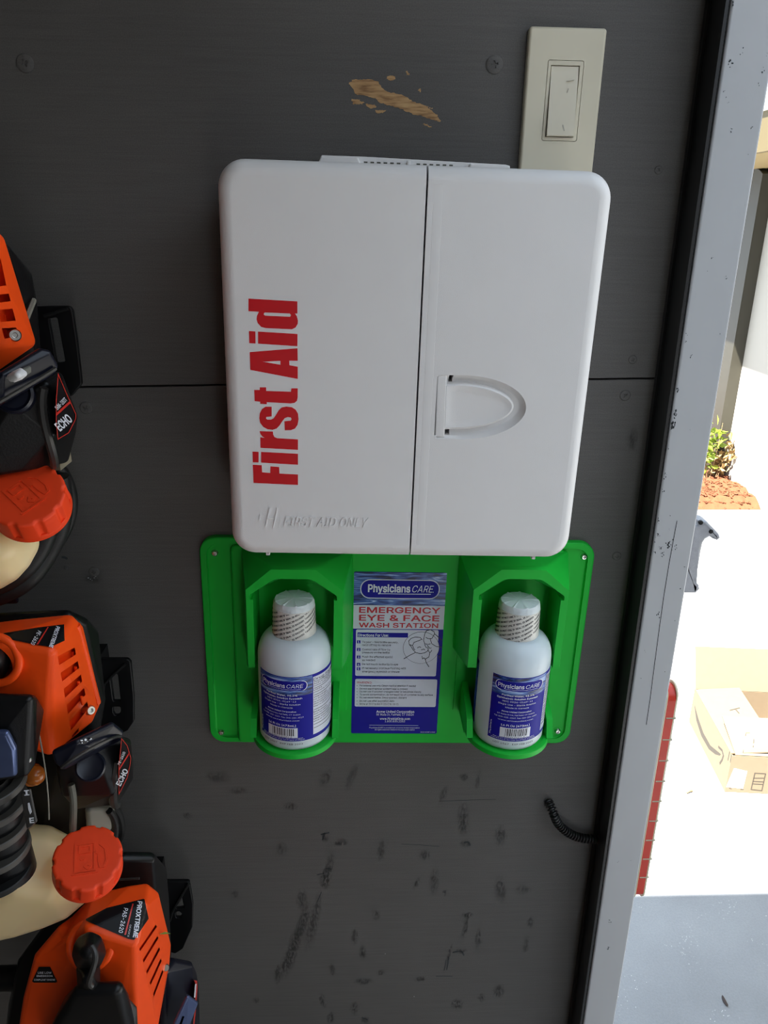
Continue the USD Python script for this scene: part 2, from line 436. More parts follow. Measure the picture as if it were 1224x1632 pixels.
class Face:
    """A plane through three (px, py, Y) points, lifted towards the viewer."""

    def __init__(self, a, b, c, lift=.0004):
        a, b, c = (P(*x) for x in (a, b, c)); n = np.cross(b - a, c - a); n /= np.linalg.norm(n)
        if n @ (CAM - a) < 0: n = -n
        self.n, self.o = n, a + n * lift

    def at(self, x, y, up=0.0):
        d = ray(x, y); return CAM + d * ((self.o + self.n * up - CAM) @ self.n) / (d @ self.n)

    def plate(self, poly, h=.0003, up=0.0):
        """A thin plate whose outline (pixels) lies on this plane."""
        if not isinstance(poly, Polygon): poly = Polygon(poly)
        m = slab(Polygon(np.asarray(poly.exterior.coords) * [1, -1], [np.asarray(i.coords) * [1, -1] for i in poly.interiors]), 0, 1)
        v = np.asarray(m.vertices); m.vertices = np.array([self.at(x, -y, up + z * h) for x, y, z in v]); return m

    def text(self, s, o, ex, ey, bold=1, up=.0004):
        """Lettering with its origin at the pixel o, one capital height = ey, and ex the same length along the line (pixels)."""
        m = unit_text(s, bold); v = np.asarray(m.vertices); o, ex, ey = map(np.asarray, (o, ex, ey))
        q = o + v[:, :1] * ex + v[:, 1:2] * ey
        m.vertices = np.array([self.at(x, y, up + z * .0002) for (x, y), z in zip(q, v[:, 2])]); return m


def txt(s, h, bold=0, sx=1.0, shear=0.0, align=0, depth=.0001, width=None):
    """Flat lettering in (u, v, n), capitals h tall; align 0 left, .5 middle; width squeezes or stretches to that length."""
    m = unit_text(s, bold); v = np.asarray(m.vertices) * [h, h, depth]
    v[:, 0] -= v[:, 0].min()
    if width: sx = width / v[:, 0].max()
    v[:, 0] = v[:, 0] * sx; w = v[:, 0].max()
    v[:, 0] += shear * v[:, 1] - align * w
    m.vertices = v; return m


def mv(m, u=0, v=0, n=0):
    m = m.copy(); m.apply_translation([u, v, n]); return m


# ================================================================== THE SETTING
# the trailer: dark painted side wall, its other faces out of the frame
XI, XO, YP = 0.2795, 0.3178, -0.040            # corner post: inner edge, outer edge, front face
wall = thing("wall_back", (0, 0, 0), "dark grey painted plywood side wall of the trailer", kind="structure")
seam0, seam1 = P(130, 617, 0), P(1050, 603, 0)
sl = (seam1[2] - seam0[2]) / (seam1[0] - seam0[0]); sz = lambda x: seam0[2] + sl * (x - seam0[0])
WF = Frame((0, 0.0, 0))
up_ = slab([(-2.6, sz(-2.6) + .0008), (XI, sz(XI) + .0008), (XI, 2.05), (-2.6, 2.05)], -.02, 0, .0008, 2)
lo_ = slab([(-2.6, 0), (XI, 0), (XI, sz(XI) - .0008), (-2.6, sz(-2.6) - .0008)], -.02, 0, .0008, 2)
wall.part("panel", WF.w(up_), "wall", label="upper sheet above the seam")
wall.part("panel", WF.w(lo_), "wall", label="lower sheet below the seam")
wall.part("backing", bx(-2.6, XI, .0205, .04, 0, 2.05), "trailer_in")
for (x, y, r) in ((40, 101, 12), (788, 103, 12), (137, 650, 10), (150, 911, 9), (996, 630, 9), (1008, 573, 7), (983, 886, 8), (1049, 271, 6), (105, 905, 3)):
    c = P(x, y, 0); R = r * .00057
    hd = lathe([(0, .0), (R, .0), (R, .0004), (R * .85, .0011), (R * .3, .0013), (0, .0013)], 20)
    cross = cat(bx(-R * .42, R * .42, -R * .11, R * .11, .0, .004), bx(-R * .11, R * .11, -R * .42, R * .42, .0, .004))
    hd = tri(mani(hd) - (m3.Manifold.cube([R * .84, R * .22, .01], True) + m3.Manifold.cube([R * .22, R * .84, .01], True)).rotate([0, 0, random.uniform(0, 90)]).translate([0, 0, .0054]))
    wall.part("screw", place(hd, c, (0, -1, 0)), "wall")
# bare wood where the paint has been gouged off
gouge = [[(556, 133), (562, 127), (590, 126), (604, 131), (609, 141), (618, 147), (640, 150), (655, 160), (676, 168), (690, 176), (699, 186), (702, 194), (690, 191), (672, 185), (655, 181), (640, 174), (620, 168), (606, 164), (596, 156), (580, 152), (566, 150), (563, 142)],
         [(560, 158), (572, 159), (580, 163), (578, 166), (562, 166)], [(582, 165), (597, 167), (600, 171), (590, 173)], [(598, 176), (616, 175), (610, 180), (600, 180)],
         [(618, 121), (628, 121), (630, 126), (622, 129), (617, 126)], [(647, 112), (652, 116), (653, 120), (648, 119)], [(667, 143), (670, 140), (671, 145), (668, 148)],
         [(676, 196), (688, 202), (686, 203), (674, 198)], [(680, 170), (690, 173), (688, 174)]]
gm = []
for pl in gouge:
    q = np.array(WF.pts(pl)); p = Polygon(q)
    ext = p.exterior; pts = [np.asarray(ext.interpolate(t, True).coords[0]) for t in np.linspace(0, 1, max(12, int(len(pl) * 6)), endpoint=False)]
    pts = [a + np.array([random.uniform(-1, 1), random.uniform(-.5, .5)]) * .0008 for a in pts]
    gm.append(slab(Polygon(pts).buffer(0), 0, .00018))
wall.part("gouge", WF.w(cat(gm)), "wood", smooth=False, label="bare wood scratch in the grey paint", kind="stuff")
# dark finger smudges on the lower half: (px, py, width, height, lean)
sm = [(519, 1240, 14, 24, .3), (560, 1238, 12, 34, .35), (707, 1266, 10, 22, .2), (738, 1300, 16, 40, 0), (738, 1317, 16, 28, 0), (742, 1344, 18, 10, 0), (518, 1334, 14, 14, 0), (543, 1343, 22, 10, .3),
      (608, 1355, 14, 36, .1), (677, 1362, 16, 14, 0), (798, 1332, 20, 30, 0), (525, 1382, 14, 46, .15), (518, 1400, 18, 30, 0), (480, 1432, 18, 30, .1), (484, 1468, 16, 60, .2), (500, 1468, 16, 90, .2), (470, 1500, 16, 70, .25), (460, 1530, 22, 70, .35),
      (442, 1552, 10, 34, .05), (565, 1492, 12, 28, 0), (578, 1518, 12, 24, 0), (600, 1458, 12, 16, 0), (796, 1410, 16, 30, 0), (800, 1424, 16, 30, 0), (834, 1418, 24, 14, -.1), (745, 1458, 20, 10, 0), (742, 1478, 10, 40, .1), (762, 1496, 10, 34, 0),
      (579, 1564, 30, 12, 0), (530, 1545, 10, 22, 0), (606, 1550, 12, 10, 0), (565, 1606, 14, 24, 0), (582, 1625, 18, 12, 0), (527, 1622, 12, 22, 0), (514, 1594, 12, 24, -.2), (767, 1590, 12, 16, 0), (728, 1600, 20, 20, 0), (795, 1580, 18, 24, 0),
      (345, 1238, 30, 14, 0), (463, 1285, 20, 12, -.2), (450, 1352, 16, 18, 0), (374, 1425, 14, 12, 0), (408, 1594, 12, 12, 0), (716, 1520, 6, 34, .15), (735, 1515, 20, 8, .1), (838, 1505, 12, 30, 0), (845, 1470, 12, 20, 0), (664, 1408, 8, 20, .3), (692, 1405, 14, 40, 0), (709, 1422, 8, 12, 0), (740, 1238, 14, 12, 0), (762, 1242, 8, 26, .1),
      (300, 1300, 14, 10, 0), (670, 1560, 20, 10, .4), (1008, 700, 14, 20, 0), (380, 1260, 24, 10, 0), (148, 922, 20, 10, 0)]
sv, sf, suv = [], [], []
for k, (x, y, w_, h_, ln) in enumerate(sm):
    c = P(x, y, 0); a = .00075 * w_ * .68; b = .00095 * h_ * .68
    for (s, t) in ((-1, -1), (1, -1), (1, 1), (-1, 1)):
        sv.append([c[0] + s * a + t * b * ln, -.00022 - .000004 * k, c[2] + t * b]); suv.append([(s + 1) / 2, (t + 1) / 2])
    sf += [[4 * k, 4 * k + 1, 4 * k + 2], [4 * k, 4 * k + 2, 4 * k + 3]]
wall.part("smudge", trimesh.Trimesh(sv, sf, process=False), "smudge", label="dark greasy finger smudges", kind="stuff", uv=suv)
wf = [slab(Polygon(np.array(WF.px(x, y)) + np.array([[math.cos(t) * a, math.sin(t) * a * .7] for t in np.linspace(0, 5.3, 6)])), 0, .0002) for x, y, a in ((141, 921, .0009), (144, 923, .0006), (152, 918, .0012), (150, 921, .0008), (147, 925, .0005), (614, 1520, .0004), (660, 1588, .0005))]
wall.part("paint_fleck", WF.w(cat(wf)), "rope", smooth=False, label="tiny pale flecks", kind="stuff")
# small dark scratches and flecks
fl = []
for (x, y, dx, dy, w_) in ((512, 1330, 12, -3, 3), (514, 1338, 3, -10, 3), (715, 1525, -3, 20, 2.5), (711, 1530, -3, 16, 2), (722, 1518, 10, -2, 3), (735, 1516, 4, 6, 3), (740, 1343, 5, -1, 3), (746, 1342, 3, 5, 3), (520, 1384, 8, 1, 2), (505, 1438, 7, -16, 1.6), (516, 1392, -10, 2, 2), (695, 1556, 26, 0, 1), (700, 1277, 90, -3, .8), (100, 888, 6, 2, 4), (640, 1345, 60, 4, .8), (577, 1622, 8, 3, 3), (1008, 575, 3, 2, 3)):
    a, b = np.array(WF.px(x, y)), np.array(WF.px(x + dx, y + dy)); fl.append(slab(LineString([a, (a + b) / 2 + [.0004, .0003], b]).buffer(w_ * .0003, quad_segs=2), 0, .0002))
wall.part("fleck", WF.w(cat(fl)), "chip", smooth=False, label="short black scratches in the paint", kind="stuff")

single("wall_front", bx(-2.6, .32, -2.10, -2.06, 0, 2.05), "trailer_in", kind="structure", label="far side wall of the trailer behind the viewer")
single("wall_left", bx(-2.64, -2.6, -2.10, .06, 0, 2.05), "trailer_in", kind="structure", label="closed front end wall of the trailer")
single("ceiling", bx(-2.64, .32, -2.10, .06, 2.05, 2.09), "ceiling", kind="structure", label="pale trailer roof lining overhead")
single("floor", bx(-2.64, .32, -2.10, .06, -.10, 0), "boards", kind="structure", label="brown plank trailer floor below the frame")

# corner post at the rear opening
post = thing("trim_1", ((XI + XO) / 2, 0, 0), "light grey painted metal corner post at the trailer's rear opening", kind="structure")
PF = Frame((0, 0, 0))
post.part("post", PF.w(slab(rrect(XI, -.1, XO, 2.05), -.062, -YP, .0022, 3)), "post")
sm_line = PF.pts([(1079, 830), (1073, 862), (1066, 900), (1058, 950), (1051, 1000), (1043, 1060), (1036, 1115), (1030, 1155)], -YP)
post.part("seam", PF.w(slab(LineString(sm_line).buffer(.00022, quad_segs=2), -YP, -YP + .0003)), "chip", smooth=False, label="fine dark weld seam")
chips = []
for (x, y, r, n_) in ((1164, 6, 5, 6), (1167, 4, 4, 4), (1156, 36, 2, 3), (1165, 100, 3.5, 8), (1183, 82, 3, 3), (1153, 145, 2, 2), (1157, 155, 2, 2), (1161, 165, 2, 2), (1216, 112, 3, 6), (1208, 136, 2.5, 2), (1222, 86, 2, 2), (1165, 208, 3, 4), (1197, 204, 3, 3), (1193, 246, 2, 1), (1138, 168, 2, 1), (1130, 232, 2, 1), (1117, 330, 3, 6), (1115, 345, 2, 4), (1110, 388, 2, 4), (1135, 411, 3, 3), (1159, 441, 2.5, 3), (1128, 433, 2, 1), (1106, 420, 2, 2), (1148, 530, 2, 2), (1100, 460, 3, 5), (1094, 532, 2, 2), (1102, 568, 3, 4), (1093, 545, 2, 3), (1077, 612, 5, 10), (1079, 622, 5, 10), (1076, 660, 5, 12), (1072, 677, 6, 16), (1068, 684, 4, 8), (1099, 684, 2, 2), (1063, 715, 3, 5), (1058, 755, 4, 8), (1060, 760, 4, 5), (1056, 780, 4, 7), (1066, 866, 5, 14), (1077, 873, 4, 7), (1053, 874, 4, 8), (1056, 883, 4, 7), (1050, 828, 4, 8), (1048, 852, 4, 6), (1043, 857, 4, 6), (1049, 978, 4, 7), (1068, 822, 2, 2), (1067, 844, 2, 2), (1090, 905, 3, 3), (1076, 989, 2, 2), (1060, 1071, 2, 2), (1021, 1081, 2, 3), (1028, 1037, 2, 2), (1002, 1147, 2, 3), (985, 1373, 2, 2), (1006, 1370, 2, 3), (972, 1469, 4, 5), (969, 1510, 5, 5), (1085, 938, 3, 2), (1044, 880, 3, 5)):
    c = np.array(PF.px(x, y, -YP))
    for k in range(n_):
        o = c + np.random.normal(0, r * .00024, 2) * [1, 1.6]; a0 = random.uniform(0, 6.28); rr = random.uniform(.3, 1.0) * r * .00022
        pts = [o + rr * random.uniform(.5, 1.4) * np.array([math.cos(a0 + t) * .7, math.sin(a0 + t)]) for t in np.arange(6) * 1.047]
        p = Polygon(pts)
        if p.is_valid and XI + .001 < o[0] < XO - .0015: chips.append(slab(p, -YP, -YP + .00022))
post.part("paint_chip", PF.w(cat(chips)), "chip", smooth=False, label="tiny dark paint chips", kind="stuff")
trim = thing("trim_2", (XI - .004, 0, 0), "black strip covering the inner side of the grey post", kind="structure")
trim.part("edging", cat(bx(XI - .0016, XI - .0002, YP + .003, -.0003, 0, 2.05), bx(XI - .0042, XI - .0018, YP + .0005, YP + .006, 0, 2.05), bx(XI - .0042, XI - .0018, -.006, -.0003, 0, 2.05)), "trim_black")  # plain black boxes over the inner face of the post

# outside
single("driveway", bx(-12, 14, -12, 16, -.46, -.40), "concrete", kind="structure", label="pale speckled concrete driveway outside the trailer")
HX = 2.92
hw = thing("house_wall", (HX, 5, -.4), "pale stucco side wall of the house beyond the driveway", kind="structure")
hw.part("stucco_wall", bx(HX, HX + .2, -9, 11, -.4, 1.9), "stucco")
single("added_shade_wall", bx(.75, HX, -2.75, -2.55, -.4, 2.6), "shade_wall_boards", kind="structure", label="unseen brown boarded wall added beside the trailer to cut the light")  # added out of view to block light coming in from the near side
se = PX(1216, 274, HX)                         # where the soffit meets the wall, at the drainpipe
ev = thing("trim_3", (HX - .3, 5, 1.9), "tan soffit and fascia under the house roof edge", kind="structure")
ev.part("soffit", bx(HX - .68, HX + .2, -9, 11, 1.90, 1.92), "soffit")
ev.part("fascia", bx(HX - .712, HX - .68, -9, 11, 1.895, 2.10), "fascia")
ev.part("roof_edge", bx(HX - .73, HX + .2, -9, 11, 2.10, 2.13), "roof_white")

# ================================================================== FIRST AID CABINET
CF = Frame((.0414, 0, 1.387), math.radians(-1.136))
cw, ch, cd, nf = .289, .308, .030, .100
cab = thing("first_aid_cabinet", (.0414, 0, 1.233), "white plastic two-door first aid cabinet with red lettering on the wall", "cabinet")
body = slab(rrect(-cw / 2 + .006, -ch / 2 + .005, cw / 2 - .006, ch / 2 - .004, .016), .009, .064, .002)
rim = slab(rrect(-cw / 2 + .0035, -ch / 2 + .003, cw / 2 - .0035, ch / 2 - .0015, .017), .052, .066, .0015)
cab.part("body", CF.w(cat(body, rim)), "white")
cab.part("hanger", CF.w(slab(rrect(-.08, -.02, .06, .03, .004), .0002, .010)), "steel")
full = slab(rrect(-cw / 2, -ch / 2, cw / 2, ch / 2, .020, 10), .0665, nf, .011, 6)
us = np.mean([CF.px(684, 300, nf)[0], CF.px(651, 880, nf)[0]])
fm = mani(full)
gap = .0007
leftd = fm - m3.Manifold.cube([.3, .6, .2]).translate([us - gap, -.3, 0])
rightd = fm - m3.Manifold.cube([.3, .6, .2]).translate([us + gap - .3, -.3, 0])
cab.part("door", CF.w(tri(leftd)), "white", label="left door with the red lettering")
# latch pocket and its tongue, in the right door
lt = lambda pts: np.array(CF.pts(pts, nf))
ell = lambda x0, yt, yb, xe, n=14: [(x0, yt)] + [(x0 + 20 + (xe - x0 - 20) * math.sin(t), (yt + yb) / 2 - (yb - yt) / 2 * math.cos(t)) for t in np.linspace(0, math.pi, n * 2)] + [(x0, yb)]
outer = Polygon(lt([(697, 598)] + [(735 + 104 * math.sin(t), 649 - 51.5 * math.cos(t)) for t in np.linspace(0.02, math.pi - .02, 30)] + [(694, 699)]))
tong = Polygon(lt([(708, 612)] + [(733 + 87 * math.sin(t) ** 1.1, 648 - 37 * math.cos(t)) for t in np.linspace(0.03, math.pi - .03, 26)] + [(705, 686)]))
pocket = mani(slab(outer, 0, .0072, sides=[(.0050, nf - .0065), (.0038, nf - .0058), (.0022, nf - .0035), (.0006, nf - .0006), (0, nf + .0004), (0, nf + .01)]))
rightd = rightd - pocket
bar = np.array(lt([(697, 598), (713, 598), (709, 698), (693, 698)]))
sq = lambda pts, d: m3.Manifold.hull_points(np.vstack([np.column_stack([lt(pts), np.full(4, nf - d)]), np.column_stack([lt(pts), np.full(4, nf + .01)])]))
slit = sq([(697, 600), (701, 600), (696, 694), (692, 694)], .02)
rightd = rightd - slit - sq([(716, 598), (723, 598), (722, 611), (716, 611)], .02) - sq([(711, 683), (718, 683), (717, 695), (710, 695)], .02)
rd = cab.part("door", CF.w(tri(rightd)), "white", label="right door with the latch")
rd.part("latch", CF.w(cat(slab(tong, 0, 0, sides=[(0, nf - .0068), (.0002, nf - .0025), (.0008, nf - .0012), (.002, nf - .0006), (.0045, nf - .0012), (.0075, nf - .0022)]),
                          slab(Polygon(bar).buffer(-.0003), nf - .0075, nf - .0004, .0010))), "white")
# faint ridge beside the split
ru = CF.px(712, 500, nf)[0]; ru2 = CF.px(690, 860, nf)[0]
rd.part("ridge", CF.w(slab(Polygon([(us + .004, ch / 2 - .012), (us + .0125, ch / 2 - .012), (us + .0125, -ch / 2 + .012), (us + .004, -ch / 2 + .012)]), nf - .001, 0, sides=[(0, nf - .001), (.001, nf + .00005), (.003, nf + .00013)])), "white_emboss")
# red lettering, traced letter by letter
A_ = lambda pts: [(380 + x / 10.2, 460 + y / 10.2) for x, y in pts]
B_ = lambda pts: [(380 + x / 10.2, 620 + y / 10.2) for x, y in pts]
LET = [
    ([B_([(235, 1232), (378, 1238), (385, 1355), (520, 1365), (522, 1258), (662, 1268), (665, 1375), (968, 1390), (968, 1558), (247, 1525)])], []),
    ([B_([(230, 1018), (328, 1022), (326, 1192), (236, 1190)]), B_([(370, 1022), (968, 1054), (968, 1230), (370, 1195)])], []),
    ([B_([(345, 685), (560, 692), (565, 740), (585, 780), (630, 800), (968, 820), (968, 988), (360, 955), (358, 785), (430, 795), (390, 770), (360, 730)])], []),
    ([B_([(540, 288), (440, 288), (385, 325), (350, 390), (340, 470), (355, 550), (405, 615), (475, 652), (555, 662), (620, 642), (670, 590), (715, 520), (755, 470), (800, 455), (850, 460), (867, 488), (850, 515), (748, 525), (755, 670), (850, 668), (920, 642), (962, 580), (978, 490), (968, 400), (930, 335), (870, 297), (780, 285), (705, 300), (655, 345), (612, 420), (572, 478), (530, 498), (470, 498), (448, 478), (455, 450), (540, 445)])], []),
    ([B_([(258, 15), (348, 15), (348, -28), (450, -28), (450, 32), (855, 45), (862, -10), (965, -10), (964, 130), (952, 190), (912, 224), (850, 233), (460, 212), (460, 245), (355, 240), (355, 205), (265, 195)])], []),
    ([A_([(185, 1033), (960, 970), (965, 1172), (825, 1170), (828, 1245), (965, 1270), (965, 1467), (195, 1320)])], [A_([(390, 1188), (685, 1172), (685, 1238)])]),
    ([A_([(173, 690), (275, 697), (278, 892), (178, 885)]), A_([(320, 698), (960, 738), (958, 935), (320, 893)])], []),
    ([A_([(165, 163), (958, 208), (958, 405), (920, 405), (950, 450), (968, 520), (965, 570), (930, 630), (870, 660), (440, 640), (370, 620), (315, 560), (297, 500), (303, 440), (335, 375), (165, 365)])], [A_([(412, 420), (418, 396), (432, 386), (836, 404), (855, 430), (840, 458), (432, 440)])])]
ld = Thing("/World/first_aid_cabinet/door", cab.loc)
for outs, holes in LET:
    ms = []
    for o in outs:
        p = Polygon(CF.pts(o, nf))
        if not p.is_valid: p = p.buffer(0)
        for h in holes: p = p.difference(Polygon(CF.pts(h, nf)))
        ms.append(slab(p, nf - .001, nf + .0002))
    ld.part("letter", CF.w(cat(ms)), "red_print", smooth=False)
# raised maker's mark
a, b = np.array(CF.px(452, 838, nf)), np.array(CF.px(584, 838, nf))
em = mv(txt("FIRST AID ONLY", .0082, 0, shear=.25, depth=.0012, width=b[0] - a[0]), a[0], a[1], nf - .0005)
marks = [em]
for pts, w_ in (([(413, 830), (415, 820)], 1.6), ([(423, 840), (430, 809)], 1.6), ([(435, 842), (442, 809)], 1.6), ([(426, 826), (438, 827)], 1.2)):
    marks.append(slab(LineString(CF.pts(pts, nf)).buffer(w_ * .00022, cap_style=2), nf - .0005, nf + .0006))
ld.part("raised_lettering", CF.w(cat(marks)), "white_emboss", smooth=False)
# carrying handle lying on the top edge
nh = .052
hu0, hu1 = CF.px(508, 250, nh)[0], CF.px(815, 255, nh)[0]; top = ch / 2 - .0022
hh = .0095
hp = [slab(rnd([(hu0, top - .004), (hu1, top - .004), (hu1 - .001, top + hh * .75), (hu1 - .004, top + hh * .8), (hu1 - .034, top + hh * .85), (hu0 + .036, top + hh), (hu0 + .002, top + hh), (hu0, top + hh * .6)], .0012), .034, nh - .003, .001),
      slab(rnd([(hu0, top - .004), (hu0 + .036, top - .004), (hu0 + .030, top + hh * .9), (hu0 + .002, top + hh * .9), (hu0, top + hh * .5)], .001), .034, nh + .002, .001),
      slab(rnd([(hu1 - .034, top - .004), (hu1, top - .004), (hu1 - .001, top + hh * .7), (hu1 - .032, top + hh * .75)], .001), .034, nh + .002, .001)]
um = CF.px(652, 250, nh)[0]; hp.append(slab(rrect(um - .0012, top - .003, um + .0012, top + hh * .8, .0005), .04, nh - .001, .0006))
hd = cab.part("handle", CF.w(cat(hp)), "white")
hd.part("slot", CF.w(cat([slab(rrect(u - .0014, top + .0050, u + .0014, top + .0061), nh - .004, nh - .0028) for u in np.arange(hu0 + .036, hu1 - .044, .0051) if abs(u - um) > .004])), "slot_dark", smooth=False, label="row of dark slots")
for x in (428, 848):
    f = CF.px(x, 889, .085); cab.part("foot", CF.w(slab(rrect(f[0] - .0017, -ch / 2 - .0035, f[0] + .0017, -ch / 2 + .004, .0006), .078, .09, .001)), "white")

# ================================================================== EYE WASH STATION
SF = Frame((.0396, 0, 1.0923), math.radians(-1.097))
sw, sh = .3897, .2385
st = thing("eye_wash_station", (.0396, 0, .973), "green plastic eye wash station with two bottle pockets below the white cabinet", "eye wash station")
T = m3.Manifold
plate = mani(slab(rrect(-sw / 2, -sh / 2, sw / 2, sh / 2, .016, 8), 0.0, .0075, .002, 3))
plate = plate - mani(slab(rrect(-sw / 2 + .0065, -sh / 2 + .0065, sw / 2 - .0065, sh / 2 - .0065, .012, 8), 0, 0, sides=[(.0012, .0045), (0, .0058), (0, .02)]))
step = mani(slab(rrect(-sw / 2 + .030, -sh / 2 + .0015, sw / 2 - .030, sh / 2 - .0075, .006, 6), .001, .0105, .003, 4))
mid = SF.pts([(545, 1000), (715, 1000)], .012)
st_m = plate + step
bott = []
for side, (bl, br, cx) in enumerate(((382, 562, 470), (716, 884, 816))):
    uL, uR = SF.px(bl, 900, .03)[0], SF.px(br, 900, .03)[0]
    uc = SF.px(cx, 1080, .050)[0]
    if side == 0: hw_l, hw_r = .046, .048
    else: hw_l, hw_r = .048, .046
    vt = sh / 2 - .010; va = SF.px(400, 1064, .056)[1] if side == 0 else SF.px(745, 1064, .056)[1]
    # the hood: broad at the plate, narrower in front
    def sect(n, l, r, t, b): return np.array([(uc - l, b, n), (uc + r, b, n), (uc + r, t, n), (uc - l, t, n)])
    v_s, v_t = SF.px(cx, 941, .056)[1], SF.px(cx, 905, .056)[1]
    def hood(n, d): return np.array([(uc - hw_l + d, va, n), (uc + hw_r - d, va, n), (uc + hw_r - d, v_s, n), (uc + hw_r * .44, v_t - d, n), (uc - hw_l * .44, v_t - d, n), (uc - hw_l + d, v_s, n)])
    block = T.hull_points(np.vstack([sect(.002, hw_l + .007, hw_r + .007, vt, va - .004), sect(.010, hw_l + .007, hw_r + .007, vt, va - .004), hood(.050, .0), hood(.056, .002)]))
    # lower cheeks and the cup
    vb = SF.px(cx, 1197, .0855)[1] - .0015     # where the bottle stands
    cup_o = rnd(Point(uc, .0485).buffer(.0420, quad_segs=16).union(sbox(uc - .0435, 0, uc + .0435, .050)), 0)
    cup = slab(cup_o, vb - .0045, vb + .0010, .0012, 3)
    def flat(mesh):                            # (u, n, v) to (u, v, n)
        m = mesh.copy(); v = np.asarray(m.vertices)[:, [0, 2, 1]]; m.vertices = v; m.faces = np.asarray(m.faces)[:, ::-1]; return m
    cupm = mani(flat(cup))
    # the low wall round the cup, higher at its two ends
    ends = []
    for s in (-1, 1):
        e0 = uc + s * .0432
        ends.append(T.hull_points(np.array([(e0, vb - .004, .006), (e0 - s * .0062, vb - .004, .006), (e0, vb + .034, .006), (e0 - s * .0062, vb + .034, .006), (e0, vb + .002, .066), (e0 - s * .0062, vb + .002, .066), (e0, vb + .024, .050), (e0 - s * .0062, vb + .024, .050), (e0, vb + .019, .0585), (e0 - s * .006, vb + .019, .0585)])))
    inner = flat(slab(Point(uc, .050).buffer(.0368, quad_segs=24).union(sbox(uc - .0368, .0125, uc + .0368, .050)), vb, vb + .2))
    cheek = T.hull_points(np.vstack([sect(.002, hw_l + .004, hw_r + .004, va, vb - .004), sect(.012, hw_l + .002, hw_r + .002, va, vb - .003)]))
    # the arched opening of the hood
    hl = .0375
    va2 = SF.px(cx, 955, .056)[1]; vt2 = SF.px(cx, 926, .050)[1]
    arch = [(uc - hl, vb), (uc + hl, vb), (uc + hl, va2 + .002), (uc + hl * .45, vt2 - .004), (uc + hl * .2, vt2), (uc - hl * .2, vt2), (uc - hl * .45, vt2 - .004), (uc - hl, va2 + .002)]
    ap = rnd(Polygon(arch), .004)
    archc = mani(slab(ap, .0125, .08))
    big = rnd(Polygon([(uc - hl - .0035, vb), (uc + hl + .0035, vb), (uc + hl + .0035, va2 + .004), (uc + hl * .45, vt2 + .0055), (uc - hl * .45, vt2 + .0055), (uc - hl - .0035, va2 + .004)]), .003)
    big = big.intersection(sbox(-1, va2 - .001, 1, 1))
    b_lo = np.column_stack([np.asarray(ap.exterior.coords)[:, :2], np.full(len(ap.exterior.coords), .041)]); b_lo = b_lo[b_lo[:, 1] > va2 - .002]
    cham = T.hull_points(np.vstack([b_lo, np.column_stack([np.asarray(big.exterior.coords), np.full(len(big.exterior.coords), .058)])]))
    pocketm = (block - archc - cham) + cheek + (cupm + ends[0] + ends[1] - mani(inner))
    st_m = st_m - mani(slab(rrect(uc - .038, vb, uc + .038, vt2, .004), .0095, .03)) + pocketm
    bott.append((uc, vb))
st.part("shell", SF.w(tri(st_m)), "green", smooth=28)
for (x, y) in ((342, 882), (352, 1168), (931, 888), (889, 1166)):
    u, v = SF.px(x, y, .006)
    pan = lathe([(0, .0045), (.0034, .0045), (.0034, .0053), (.0022, .0070), (0, .0073)], 24)
    pan = tri(mani(pan) - (T.cube([.0030, .0007, .01], True) + T.cube([.0007, .0030, .01], True)).translate([0, 0, .0108]))
    sc = st.part("screw", SF.w(mv(pan, u, v)), "steel")
    sc.part("washer", SF.w(mv(lathe([(.0034, .0040), (.0052, .0040), (.0052, .0047), (.0034, .0047), (.0034, .0040)], 24), u, v)), "green")

# the printed panel in the middle
n0 = .0108
u0 = (SF.px(563, 912, n0)[0] + SF.px(561, 1170, n0)[0]) / 2; u1 = (SF.px(711.5, 912, n0)[0] + SF.px(697, 1166, n0)[0]) / 2
v1 = SF.px(637, 912, n0)[1]; v0 = SF.px(630, 1169, n0)[1]
SWd, SHt = u1 - u0, v1 - v0
# crop picture coordinates (979 wide) to the panel: rows are compressed by perspective, so rows go through the camera
def sp(x, y):
    py = 890 + y / 5.44
    u = u0 + SWd * (x - (75 - 15 * (y - 120) / 1407)) / ((880 - 80 * (y - 120) / 1407) - (75 - 15 * (y - 120) / 1407))
    return (u, SF.px(635, py, n0)[1])
def srect(xa, ya, xb, yb, r=0): 
    a, b = sp(xa, yb), sp(xb, ya); xm = (xa + xb) / 2
    return rrect(a[0], sp(xm, yb)[1], b[0], sp(xm, ya)[1], r)
sign = st.part("sign", SF.w(slab(rrect(u0, v0, u1, v1, .0015), n0 - .0006, n0)), "blue_print", label="blue and white printed instruction panel")
L = lambda k: n0 + .00012 * k
sign.part("water_picture", SF.w(slab(sbox(u0, sp(480, 408)[1], u1, v1 - .0004), n0, L(1))), "water_print", smooth=False)
cap_o = srect(128, 182, 822, 350, .0098)
sign.part("badge_rim", SF.w(slab(cap_o, n0, L(2))), "paper_print", smooth=False)
sign.part("badge", SF.w(slab(cap_o.buffer(-.0011), n0, L(3))), "blue_print", smooth=False)
def stext(s, x, y, h, x2=None, al=0, bold=0, sx=.86, shear=0.0, k=4):
    """s with its baseline at the crop picture's (x, y), capitals h picture pixels high, squeezed to end at x2 if given"""
    p = sp(x, y); hh = sp(x, y - h)[1] - p[1]
    w = (sp(x2, y)[0] - p[0]) if x2 else None
    return mv(txt(s, hh, bold, sx, shear, al, .00006, w), p[0], p[1], L(k))
sign.part("badge_lettering", SF.w(cat(stext("Physicians", 195, 290, 62, 562, bold=1.6), stext("CARE", 572, 290, 58, 750, shear=.22), stext(".", 756, 290, 40), slab(srect(285, 303, 740, 309), n0, L(4)))), "white_print", smooth=False)
